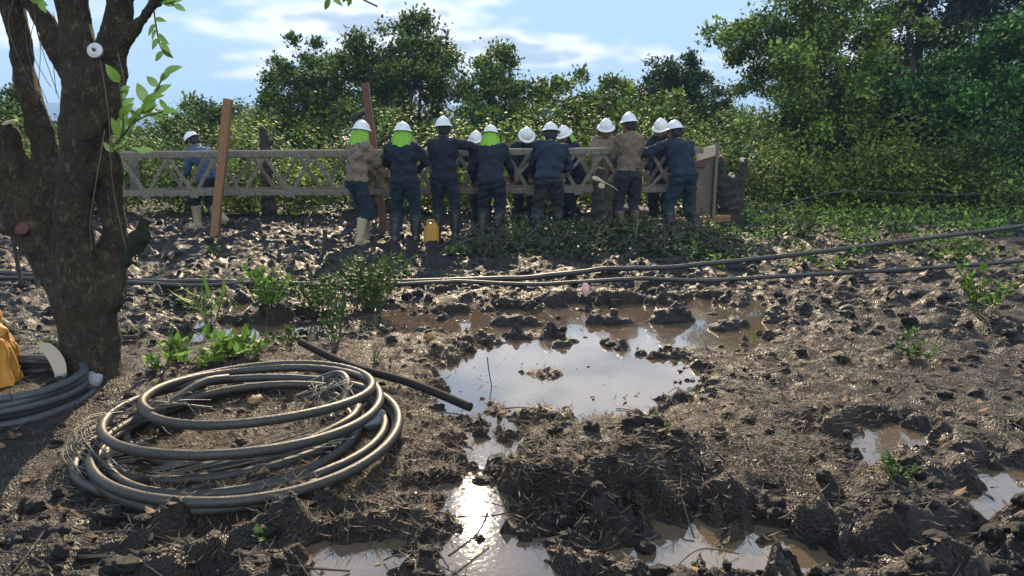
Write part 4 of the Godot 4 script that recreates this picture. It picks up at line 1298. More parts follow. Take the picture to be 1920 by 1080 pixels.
# ------------------------------------------------------------------ posts, stumps and timber
func make_timber() -> void:
	var p := thing("wooden_post", "leaning orange-brown squared post in front of the truss, left", "post", Vector3(-4.48, 0, -11.42))
	beam("shaft", Vector3(-0.08, -0.25, 0), Vector3(0.29, 2.10, -0.12), 0.12, 0.10, M.wood_orange, p, Vector3(0, 0, 1), 41)
	p = thing("wooden_post", "reddish squared post behind the worker in the tan shirt", "post", Vector3(-2.02, 0, -11.95))
	beam("shaft", Vector3(0.06, -0.25, 0.12), Vector3(-0.26, 2.36, -0.2), 0.11, 0.10, M.wood_red, p, Vector3(0, 0, 1), 42)
	# cut stump in the middle
	var n := noise(FastNoiseLite.TYPE_SIMPLEX_SMOOTH, 6.0, 3, 44)
	var s := thing("tree_stump", "dark cut stump with a pale splintered branch end in front of the truss", "stump", Vector3(1.33, 0, -11.3))
	var f := field([[Vector3(0, -0.1, 0), Vector3(0.02, 0.5, 0), 0.2, 0.13], [Vector3(0.02, 0.5, 0), Vector3(-0.04, 0.9, 0.02), 0.13, 0.1], [Vector3(0.04, 0.5, 0), Vector3(0.12, 0.86, 0), 0.1, 0.07], [Vector3(-0.08, 0.5, 0), Vector3(-0.02, 1.05, 0), 0.08, 0.07], [Vector3(0.1, 0.3, 0), Vector3(0.2, -0.05, 0.1), 0.1, 0.07]], 0.022, 0.05)
	part("trunk", crumple(f[0], f[1], n, 0.05), M.stump_bark, s)
	tag(part("split_branch", tube(spline([Vector3(-0.16, 0.97, 0.1), Vector3(-0.02, 0.92, 0.13), Vector3(0.16, 0.83, 0.12), Vector3(0.22, 0.78, 0.12)], 0.04), [0.022, 0.034, 0.04, 0.034, 0.025, 0.018, 0.012, 0.008, 0.008, 0.006, 0.006, 0.005, 0.005, 0.004, 0.004, 0.004], 7), M.wood_pale, s), "pale torn branch")
	part("cut_face", lathe([Vector2(0, 0.006), Vector2(0.045, 0.004), Vector2(0.05, -0.02)], 12), M.wood_pale, s, Transform3D(Basis(Vector3.RIGHT, 1.2), Vector3(-0.02, 0.86, 0.13)))
	# pale cut stumps on the right
	s = thing("tree_stump", "many-stemmed stump with pale sawn tops right of the upright boards", "stump", Vector3(4.15, 0, -14.3))
	var tops := [[Vector3(-0.28, 1.12, 0), 0.075], [Vector3(0.16, 1.06, 0.02), 0.08], [Vector3(-0.06, 0.8, 0.08), 0.07]]
	caps_stump(s, tops, n)
	s = thing("tree_stump", "dark broken stump rising above the truss, left of the tan shirt", "stump", Vector3(-4.35, 0, -13.6))
	f = field([[Vector3(0, -0.1, 0), Vector3(0, 1.0, 0), 0.14, 0.09], [Vector3(0, 1.0, 0), Vector3(-0.02, 1.66, 0), 0.09, 0.06], [Vector3(0, 1.2, 0), Vector3(0.1, 1.45, 0), 0.06, 0.04]], 0.022, 0.05)
	part("trunk", crumple(f[0], f[1], n, 0.05), M.stump_bark, s)
	s = thing("tree_stump", "dark pruned stem with a bent top left of the reddish post", "stump", Vector3(-2.75, 0, -14.2))
	f = field([[Vector3(0, -0.1, 0), Vector3(-0.05, 1.1, 0), 0.13, 0.08], [Vector3(-0.05, 1.1, 0), Vector3(-0.12, 1.85, 0), 0.08, 0.06], [Vector3(-0.12, 1.85, 0), Vector3(0.06, 1.98, 0), 0.06, 0.04], [Vector3(0.0, 1.2, 0), Vector3(0.5, 1.55, 0), 0.05, 0.03]], 0.022, 0.05)
	part("trunk", crumple(f[0], f[1], n, 0.05), M.stump_bark, s)
	# small things of wood on the ground
	tag(beam("sawn_timber", Vector3(1.95, 0.12, -12.75), Vector3(3.75, 0.17, -13.1), 0.15, 0.1, M.wood_orange, self, Vector3(0, 1, 0), 51), "long orange sawn beam lying behind the rightmost leaning worker", "timber")
	tag(beam("sawn_timber", Vector3(2.9, 0.07, -13.1), Vector3(3.35, 0.06, -12.4), 0.15, 0.06, M.wood_orange, self, Vector3(0, 1, 0), 52), "short orange plank end under the long sawn beam", "timber")
	tag(beam("sawn_timber", Vector3(1.9, 0.35, -13.3), Vector3(2.5, 0.28, -13.2), 0.14, 0.05, M.wood_pale, self, Vector3(0, 1, 0.4), 53), "pale plank end seen under the truss beside the brown shirt", "timber")
	tag(beam("sawn_timber", Vector3(2.75, 0.10, -12.9), Vector3(2.72, 0.42, -13.0), 0.12, 0.05, M.wood_pale, self, Vector3(0, 0, 1), 54), "pale plank stub between the legs of the rightmost leaning worker", "timber")
	tag(beam("old_plank", Vector3(4.75, 0.06, -11.55), Vector3(6.1, 0.08, -11.35), 0.16, 0.06, M.wood_red, self, Vector3(0, 1, 0.3), 55), "weathered red-brown plank lying behind the long cables on the right", "timber")
	tag(beam("old_plank", Vector3(6.4, 0.06, -10.9), Vector3(8.6, 0.08, -11.1), 0.14, 0.05, M.wood_red, self, Vector3(0, 1, 0.3), 56), "weathered red-brown plank just above the long cables at the right edge", "timber")
	tag(beam("stake", Vector3(-2.42, -0.1, -9.6), Vector3(-2.38, 0.40, -9.62), 0.05, 0.05, M.wood_dark, self, Vector3(0, 0, 1), 57), "short dark stake standing in the mud left of the tan shirt", "stake")

func caps_stump(s: Node3D, tops: Array, n: FastNoiseLite) -> void:
	var caps := [[Vector3(0, -0.1, 0), Vector3(0, 0.35, 0), 0.24, 0.18]]
	for t in tops: caps.append([Vector3(t[0].x * 0.4, 0.3, 0), t[0], 0.13, t[1]])
	var f := field(caps, 0.024, 0.05)
	part("trunk", crumple(f[0], f[1], n, 0.05), M.stump_bark, s)
	for t in tops:
		var r: float = t[1]
		part("cut_face", lathe([Vector2(0, 0.02), Vector2(r * 0.9, 0.0), Vector2(r, -0.03)], 14), M.wood_pale, s, Transform3D(Basis(Vector3.BACK, -0.35) * Basis(Vector3.RIGHT, 0.5), t[0] + Vector3(0, r * 0.82, 0.01)))

# ------------------------------------------------------------------ cables
func loop_points(loops: Array, start := 2.2) -> Array:
	var pts := []
	var n := 72
	for i in loops.size():
		var a: Array = loops[i]
		var b: Array = loops[mini(i + 1, loops.size() - 1)]
		for k in n:
			var t := float(k) / n
			var w := smoothstep(0.1, 1.0, t)
			var an := start - TAU * t
			var c: Vector3 = (a[0] as Vector3).lerp(b[0], w)
			var rx := lerpf(a[1], b[1], w)
			var rz := lerpf(a[2], b[2], w)
			var front := lerpf(a[3], b[3], w)
			var tot := an - TAU * i
			var wob := 0.012 * sin(tot * 0.83 + 1.0) + 0.007 * sin(tot * 2.37)
			pts.append(c + Vector3(cos(an) * (rx + wob), front * sin(an) * 0.5 + front * 0.3 + 0.006 * sin(tot * 2.73), sin(an) * (rz + wob)))
	return pts

func dense(pts: Array, step: float) -> Array:
	return spline(pts, step)

func make_coils() -> void:
	# centre, radius across, radius in depth, how far the front stands above the back
	var t := thing("cable_coil", "big loose coil of thick grey steel cable on the ground in front of the trunk", "cable coil", Vector3(-1.42, 0, -3.9))
	var o := Vector3(1.4, 0, 4.0)
	var loops := [
		[Vector3(-1.58, 0.04, -3.95), 0.70, 0.60, 0.0], [Vector3(-1.44, 0.045, -4.06), 0.62, 0.58, 0.0], [Vector3(-1.50, 0.05, -3.82), 0.66, 0.70, 0.0], [Vector3(-1.34, 0.055, -3.88), 0.68, 0.76, 0.02], [Vector3(-1.30, 0.07, -3.79), 0.715, 0.77, 0.0],
		[Vector3(-1.285, 0.10, -3.78), 0.735, 0.77, 0.0], [Vector3(-1.41, 0.12, -4.02), 0.715, 0.73, 0.08], [Vector3(-1.40, 0.145, -4.19), 0.60, 0.66, 0.11]]
	var pts := loop_points(loops)
	for i in pts.size():
		pts[i] += o
	var sp := dense(pts, 0.018)
	part("cable", tube(sp, [0.0245], 18, 9, 0.16), M.rope, t)
	rng.seed = 91
	# the frayed end on the left: single wires that spring out of the cable
	for g in 3:
		var v := PackedVector3Array()
		var idx := PackedInt32Array()
		var cnt: int = [20, 26, 16][g]
		for k in cnt:
			var p: Array
			if g == 0:
				var a := Vector3(-2.08, 0.09, -3.95) + Vector3(rr(-.03, .03), rr(-.03, .05), rr(-.05, .05))
				p = [a, a + Vector3(-0.07 + rr(-.05, .05), rr(0.0, 0.07), 0.2 + rr(-.05, .08)), a + Vector3(0.02 + rr(-.08, .05), rr(-.04, .05), 0.42 + rr(-.05, .08)), a + Vector3(0.22 + rr(-.06, .1), -0.02, 0.6 + rr(-.06, .08))]
			elif g == 1:
				var a := Vector3(-2.0, 0.05, -3.42) + Vector3(rr(-.02, .02), rr(-.02, .02), rr(-.02, .02))
				var s := rr(-0.09, 0.12)
				p = [a, a + Vector3(0.09, 0.03 + s * 0.3, -0.03 - s * 0.5), a + Vector3(0.22 + rr(-.03, .03), 0.04 + s * 0.4, -0.08 - s)]
			else:
				var a := Vector3(-2.05 + rr(-.1, .2), 0.14 + rr(-.03, .05), -3.95 + rr(-.1, .06))
				p = [a, a + Vector3(rr(-.12, .2), rr(-.02, .07), rr(-.15, .15)), a + Vector3(rr(-.2, .4), rr(-.06, .08), rr(-.2, .22))]
			for i in p.size():
				p[i].y = maxf(p[i].y, 0.02)
				p[i] += o
			tube_into(v, idx, spline(p, 0.03), [0.0024], 4)
		tag(part("frayed_wires", smooth(v, idx), M.wire, t), "", "", "", "stuff")
	# loose broken wires inside the coil
	for g in 2:
		var v := PackedVector3Array()
		var idx := PackedInt32Array()
		for k in 18:
			var a: Vector3
			var p: Array
			if g == 0:
				a = Vector3(-1.6 + rr(-.1, .1), 0.06 + rr(0, .04), -3.35 + rr(-.04, .04))
				p = [a, a + Vector3(0.3, 0.03, -0.1 + rr(-.04, .04)), a + Vector3(0.62 + rr(-.2, .2), 0.03 + rr(-.02, .04), -0.3 + rr(-.08, .08))]
			else:
				a = Vector3(-1.15 + rr(-.06, .06), 0.07 + rr(0, .05), -4.5 + rr(-.05, .05))
				p = [a, a + Vector3(0.1 + rr(-.1, .1), rr(0.02, .1), 0.12 + rr(-.1, .1)), a + Vector3(0.2 + rr(-.25, .1), rr(-.05, .06), 0.3 + rr(-.1, .12))]
			for i in p.size(): p[i] += o
			tube_into(v, idx, spline(p, 0.04), [0.0026], 4)
		tag(part("frayed_wires", smooth(v, idx), M.wire, t), "", "", "", "stuff")
	var arcs := [[Vector3(-1.28, 0.06, -4.55), Vector3(-1.08, 0.13, -4.62), Vector3(-0.98, 0.12, -4.5), Vector3(-0.97, 0.05, -4.3), Vector3(-1.0, 0.03, -4.1)], [Vector3(-2.0, 0.07, -4.0), Vector3(-1.93, 0.1, -4.15), Vector3(-1.82, 0.15, -4.4), Vector3(-1.72, 0.13, -4.55)], [Vector3(-0.84, 0.09, -4.15), Vector3(-0.86, 0.1, -3.9), Vector3(-1.1, 0.07, -3.6), Vector3(-1.4, 0.05, -3.42)]]
	for a in arcs:
		part("cable_end", tube(spline(Array(a.map(func(p): return p + o)), 0.02), [0.026], 18, 9, 0.16), M.rope, t)
	part("clamp", lathe([Vector2(0.0, 0.0), Vector2(0.03, 0.0), Vector2(0.034, 0.01), Vector2(0.034, 0.05), Vector2(0.03, 0.06), Vector2(0, 0.06)], 12), M.black_cable, t, Transform3D(Basis(Vector3.RIGHT, 1.2) * Basis(Vector3.BACK, 0.9), Vector3(-1.86, 0.07, -3.98) + o))
	# a straight dark pipe lying through the back of the coil
	tag(part("dark_pipe", tube(spline([Vector3(-1.50, 0.15, -5.2), Vector3(-1.05, 0.12, -4.74), Vector3(-0.62, 0.11, -4.42), Vector3(-0.24, 0.05, -4.16)], 0.03), [0.026], 12), M.pipe), "straight dark pipe sticking out of the right side of the big cable coil", "pipe")
	# second coil, half outside the frame
	t = thing("cable_coil", "small tight coil of blue-grey hose at the left edge beside the trunk", "cable coil", Vector3(-2.98, 0, -4.22))
	loops = []
	for k in 6: loops.append([Vector3(0.015 * sin(k * 2.0), 0.035 + 0.034 * k, 0.012 * cos(k * 1.7)), 0.44 + 0.018 * sin(k * 2.6), 0.44 + 0.016 * cos(k * 1.9), 0.0])
	part("hose", tube(dense(loop_points(loops, 0.8), 0.03), [0.024], 10, 5, 0.3), M.rope_blue, t)
	for a in [[Vector3(-0.2, 0.06, 0.4), Vector3(0.1, 0.04, 0.55), Vector3(0.28, 0.03, 0.46), Vector3(0.4, 0.03, 0.3)], [Vector3(-0.1, 0.03, 0.7), Vector3(0.12, 0.03, 0.66), Vector3(0.2, 0.05, 0.4)]]:
		part("hose_end", tube(spline(a, 0.03), [0.024], 10), M.rope_blue, t)

func make_long_cables() -> void:
	var lines := [
		["thick black cable crossing the whole clearing and rising to the right edge", [Vector3(-7.5, 0, -8.5), Vector3(-5.61, 0, -8.16), Vector3(-4.12, 0, -7.86), Vector3(-2.2, 0, -7.8), Vector3(-0.51, 0, -7.86), Vector3(1.0, 0.02, -8.15), Vector3(2.32, 0.07, -8.6), Vector3(3.6, 0.12, -9.05), Vector3(5.02, 0.19, -9.6), Vector3(7.12, 0.28, -10.5), Vector3(9.6, 0.42, -11.8)], 0.028],
		["second black cable running level just in front of the thicker one", [Vector3(-7.5, 0, -8.2), Vector3(-5.6, 0, -7.98), Vector3(-4.1, 0, -7.74), Vector3(-2.0, 0, -7.68), Vector3(-0.5, 0, -7.72), Vector3(1.0, 0, -7.78), Vector3(2.2, 0.03, -7.86), Vector3(3.5, 0.07, -8.0), Vector3(4.7, 0.1, -8.2), Vector3(5.9, 0.12, -8.55), Vector3(9, 0.15, -9.6)], 0.022]]
	for l in lines:
		var sp := spline(l[1], 0.12)
		var run := []
		for i in sp.size():
			var top := 0.0
			for dx in [-0.12, 0.0, 0.12]: top = maxf(top, ground_h(sp[i].x + dx, sp[i].z))
			run.append(top)
		for i in sp.size():
			var acc := 0.0
			for k in range(-4, 5): acc += run[clampi(i + k, 0, sp.size() - 1)]
			sp[i].y = lerpf(acc / 9.0, 0.03, smoothstep(1.0, 3.0, sp[i].x)) + l[2] + 0.012 + sp[i].y
		tag(part("black_cable", tube(sp, [l[2]], 10), M.black_cable), l[0], "cable", "black cables across the mud")
	var w := spline([Vector3(4.2, 0.1, -13.6), Vector3(6.2, 0.5, -14.6), Vector3(8.5, 0.42, -15.0), Vector3(12, 0.5, -15.3)], 0.2)
	tag(part("black_cable", tube(w, [0.014], 6), M.black_cable), "thin cable in front of the right-hand shrubs", "cable", "black cables across the mud")

# ------------------------------------------------------------------ weeds, litter and small things
func make_weeds() -> void:
	var lit := Color(0.2, 0.3, 0.045)
	var mid := Color(0.095, 0.15, 0.032)
	var dull := Color(0.08, 0.125, 0.03)
	var w := [
		["bright leafy weed patch right of the trunk foot", -2.05, -4.95, 0.16, 0.22, 12, 5, 0.075, lit], ["bright leafy weed patch between the trunk foot and the coil", -1.82, -5.12, 0.15, 0.18, 10, 5, 0.07, lit],
		["broad-leaved bright weed spreading from the trunk foot towards the coil", -1.95, -5.2, 0.2, 0.3, 18, 6, 0.11, lit], ["broad-leaved weed close against the right side of the trunk foot", -2.28, -5.0, 0.22, 0.16, 10, 5, 0.1, lit], ["small green weed at the foot of the trunk, left of the bright patch", -2.3, -4.75, 0.15, 0.14, 7, 4, 0.07, lit], ["long-bladed grass tuft in front of the cables near the trunk", -2.6, -6.35, 0.34, 0.22, 9, 2, 0.26, lit],
		["tall leafy weed in front of the cables, left of the middle", -2.15, -6.55, 0.42, 0.3, 24, 9, 0.075, lit], ["thin tall weed standing behind the coil", -1.38, -5.75, 0.55, 0.22, 12, 9, 0.06, dull],
		["bushy weed growing beside the cables left of the brown puddle", -1.32, -6.9, 0.55, 0.42, 40, 12, 0.065, mid], ["leafy weed just left of the bushy one beside the cables", -1.75, -6.6, 0.4, 0.3, 22, 9, 0.065, mid], ["low weed spilling over the cables behind the bushy one", -1.5, -7.6, 0.35, 0.5, 26, 9, 0.07, dull], ["low weed behind the coil", -1.72, -5.6, 0.16, 0.2, 10, 5, 0.06, mid],
		["green weed on the mud left of the reddish post", -2.9, -8.5, 0.16, 0.2, 8, 5, 0.07, lit], ["weed beside the trunk, under the cables", -3.0, -6.9, 0.2, 0.2, 7, 4, 0.08, mid],
		["leafy weed in the shade in front of the jerrycan", -0.75, -9.7, 0.2, 0.25, 10, 6, 0.08, mid], ["upright pale weed in front of the bending workers", 0.0, -10.2, 0.45, 0.2, 8, 8, 0.08, mid],
		["bright weed at the right edge below the cables", 4.05, -6.35, 0.5, 0.3, 14, 8, 0.09, lit], ["tiny weed in the dark mud at the bottom", -0.95, -2.75, 0.09, 0.1, 5, 4, 0.04, mid],
		["weed beside the weathered plank on the right", 4.4, -11.4, 0.4, 0.3, 12, 7, 0.09, mid], ["leafy weed between plank and cables on the right", 5.4, -10.6, 0.3, 0.4, 14, 7, 0.09, dull],
		["sunlit weed at the edge of the mud on the far right", 7.4, -12.0, 0.3, 0.5, 14, 7, 0.1, lit], ["low weed left of the trunk behind the machete", -3.15, -5.1, 0.16, 0.2, 7, 4, 0.09, mid],
		["small weed beside the glaring puddle", 0.75, -3.55, 0.08, 0.12, 6, 4, 0.04, mid], ["seedling in the litter right of the coil", -0.95, -5.0, 0.14, 0.05, 3, 3, 0.05, lit],
		["weed under the left end of the truss", -3.9, -9.9, 0.2, 0.2, 6, 5, 0.08, mid], ["weed in the litter below the far right cables", 2.9, -5.2, 0.22, 0.25, 9, 6, 0.07, mid], ["weed on the churned mud right of the mound", 1.75, -3.2, 0.12, 0.16, 8, 5, 0.05, mid]]
	var k := 0
	for a in w:
		weed(a[0], Vector3(a[1], 0, a[2]), a[3], a[4], a[5], a[6], a[7], a[8], 300 + k, not (a[0] as String).begins_with("long-bladed"))
		k += 1
	rng.seed = 83
	var cover := PackedFloat32Array()
	for i in 900:
		var x := rr(2.2, 11.0)
		var z := rr(-14.0, -9.0)
		if n_mask.get_noise_2d(x * 0.9, z * 0.9) < -0.05 + 0.25 * smoothstep(-12.0, -8.5, z): continue
		leaves_round(cover, Vector3(x, ground_h(x, z) + rr(0.03, 0.16), z), Vector3(0.16, 0.09, 0.16), 14, 0.075, (mid if i % 3 else lit) * rr(0.5, 1.2), 0.3)
	for i in 160:
		var x := rr(-5.0, 0.2)
		var z := rr(-9.2, -5.2)
		if n_mask.get_noise_2d(x * 0.9, z * 0.9) < 0.1: continue
		leaves_round(cover, Vector3(x, ground_h(x, z) + rr(0.02, 0.07), z), Vector3(0.1, 0.05, 0.1), 8, 0.045, mid * rr(0.5, 1.2), 0.3)
	tag(many("ground_cover", M.leaf_small, M.foliage, cover, self), "scattered low green plants trodden into the mud", "ground cover", "", "stuff")
	# the heap of cut branches in front of the crew
	rng.seed = 78
	var buf := PackedFloat32Array()
	for i in 900:
		var x := rr(-0.75, 3.2)
		var z := rr(-11.9, -9.5)
		var hh := 0.34 * bell(x, z, 1.2, -10.9, 1.6, 0.9) + 0.2 * bell(x, z, 0.1, -11.0, 0.5, 0.5)
		if hh < 0.07 and rng.randf() < 0.6: continue
		leaves_round(buf, Vector3(x, ground_h(x, z) + hh * rr(0.1, 1.0), z), Vector3(0.2, 0.09, 0.2), 10, 0.065, Color(0.045, 0.065, 0.03) * rr(0.5, 1.6), 0.35)
	tag(many("cut_foliage", M.leaf_small, M.foliage, buf, self), "heap of dark cut foliage on the mud in front of the crew", "foliage", "", "stuff")
	var bv := PackedVector3Array()
	var bi := PackedInt32Array()
	for k2 in 150:
		var a := Vector3(rr(-0.7, 2.9), 0, rr(-11.7, -9.6))
		a.y = ground_h(a.x, a.z) + 0.03
		var d := Vector3(rr(-1, 1), rr(-0.05, 0.25), rr(-0.5, 0.5)).normalized() * rr(0.2, 0.6)
		tube_into(bv, bi, spline([a - d * Vector3(1, 0, 1), a + Vector3(0, rr(0.05, 0.32), 0), a + d], 0.06), [rr(0.004, 0.011), 0.003], 4)
	tag(part("cut_twigs", smooth(bv, bi), M.twig_bark), "tangle of bare cut twigs in the foliage heap before the crew", "twigs", "", "stuff")

func make_litter() -> void:
	rng.seed = 79
	# straw, bits of stalk and dead leaf
	var strip := leaf_mesh(0.075, 0.3, 0.15, 2)
	var buf := PackedFloat32Array()
	var spots := [[-1.35, -4.0, 1.0, 0.9, 9000], [-0.9, -5.2, 1.3, 0.6, 5000], [1.2, -3.6, 1.0, 0.6, 6500], [0.5, -3.3, 0.6, 0.5, 1500], [-0.35, -3.9, 0.6, 0.9, 5500], [-0.7, -3.2, 0.6, 0.4, 3000], [2.4, -5.0, 1.4, 0.9, 5000], [-2.3, -5.6, 0.9, 0.8, 3000], [0.0, -2.8, 2.2, 0.4, 900], [0.0, -8.5, 5.5, 2.2, 9000], [6.0, -11.0, 3.0, 2.2, 9000], [3.0, -6.5, 2.0, 1.2, 5000]]
	for s in spots:
		for i in int(s[4] * 1.5):
			var x: float = s[0] + rng.randfn() * s[2] * 0.7
			var z: float = s[1] + rng.randfn() * s[3] * 0.7
			if z > -1.8 or z < -15.0: continue
			var h := ground_h(x, z)
			if h < WATER: continue
			var len := rr(0.02, 0.08) * (1.0 + maxf(0.0, -z - 5.0) * 0.08)
			var b := Basis.from_euler(Vector3(PI / 2 + rng.randfn() * 0.3, rr(0, TAU), rng.randfn() * 0.4)).scaled(Vector3(len * rr(0.6, 1.4), len, len))
			var c := Color(0.15, 0.10, 0.056) * rr(0.12, 1.4) if rng.randf() < 0.65 else Color(0.05, 0.035, 0.025)
			put(buf, b, Vector3(x, h + 0.004, z), c)
	tag(many("straw_litter", strip, M.litter, buf, self), "straw, stalks and bits of dead leaf scattered over the mud", "litter", "", "stuff")
	# dead leaves
	buf = PackedFloat32Array()
	for i in 1500:
		var x := rng.randfn() * 1.8
		var z := -4.3 + rng.randfn() * 1.2
		if z > -2.0: continue
		var h := ground_h(x, z)
		if h < WATER - 0.01: continue
		var len := rr(0.03, 0.07)
		var b := Basis.from_euler(Vector3(PI / 2 + rng.randfn() * 0.35, rr(0, TAU), rng.randfn() * 0.35)).scaled(Vector3(len, len, len))
		put(buf, b, Vector3(x, maxf(h, WATER) + 0.006, z), Color(0.15, 0.085, 0.04) * rr(0.4, 1.4))
	tag(many("dead_leaves", M.leaf_broad, M.litter, buf, self), "dead brown leaves lying on mud and water", "litter", "", "stuff")
	# crumbs and lumps of mud
	buf = PackedFloat32Array()
	for i in 4500:
		var z := -2.1 - pow(rng.randf(), 1.4) * 11.5
		var x := rr(-1, 1) * (0.6 + absf(z) * 0.75)
		if rng.randf() > churned(x, z) + 0.1: continue
		var h := ground_h(x, z)
		if h < WATER - 0.012: continue
		var s := 0.008 + 0.035 * pow(rng.randf(), 3.0) + 0.0012 * absf(z)
		var b := Basis.from_euler(Vector3(rr(0, TAU), rr(0, TAU), 0)).scaled(Vector3(s * rr(0.8, 1.5), s * rr(0.6, 1.0), s))
		put(buf, b, Vector3(x, h + s * 0.2, z), Color(0.02, 0.0135, 0.009) * rr(0.6, 1.4))
	tag(many("mud_crumbs", lump(Vector3.ONE, 6, 0.6, 1.2), M.clod, buf, self), "crumbs and small lumps of wet mud", "mud", "", "stuff")
	# twigs
	var v := PackedVector3Array()
	var idx := PackedInt32Array()
	for i in 420:
		var z := -2.3 - pow(rng.randf(), 1.3) * 9.0
		var x := rr(-1, 1) * (0.5 + absf(z) * 0.7)
		var len := rr(0.04, 0.2) * (1.0 + absf(z) * 0.05)
		if ground_h(x, z) < WATER and rng.randf() < 0.85: continue
		var a := rr(0, TAU)
		var d := Vector3(cos(a), 0, sin(a)) * len
		var p := [Vector3(x, 0, z) - d, Vector3(x, 0, z) + Vector3(rr(-.03, .03), 0, rr(-.03, .03)), Vector3(x, 0, z) + d]
		for q in 3: p[q].y = maxf(ground_h(p[q].x, p[q].z), WATER) + 0.006
		p[1].y = maxf(p[1].y, (p[0].y + p[2].y) / 2.0)
		tube_into(v, idx, spline(p, 0.05), [rr(0.0015, 0.005)], 4)
	tag(part("twigs", smooth(v, idx), M.twig_bark), "thin twigs and dry stalks scattered on the mud", "twigs", "", "stuff")
	# sticks in the water and along its edge
	var sticks := [["bare forked twig standing in the broad puddle", [Vector3(-0.13, -0.03, -4.72), Vector3(-0.15, 0.09, -4.72), Vector3(-0.16, 0.18, -4.73)], 0.004], ["short stick along the near edge of the broad puddle", [Vector3(-0.02, 0.02, -4.03), Vector3(0.15, 0.025, -3.98), Vector3(0.3, 0.02, -3.97)], 0.009], ["dark bit of stick at the near right edge of the broad puddle", [Vector3(0.33, 0.02, -4.02), Vector3(0.5, 0.02, -3.98)], 0.008], ["thin stick slanting into the glaring puddle", [Vector3(-0.24, 0.03, -2.62), Vector3(-0.14, 0.03, -2.78), Vector3(-0.1, 0.06, -2.9)], 0.005], ["long stick on the ground left behind the machete", [Vector3(-3.35, 0.06, -5.7), Vector3(-3.0, 0.07, -5.62), Vector3(-2.85, 0.08, -5.6)], 0.018], ["stick slanting from the mound into the grey puddle", [Vector3(0.72, 0.06, -3.86), Vector3(0.82, 0.05, -3.72)], 0.008]]
	for s in sticks:
		tag(part("stick", tube(spline(s[1], 0.04), [s[2]], 6), M.twig_bark), s[0], "stick")

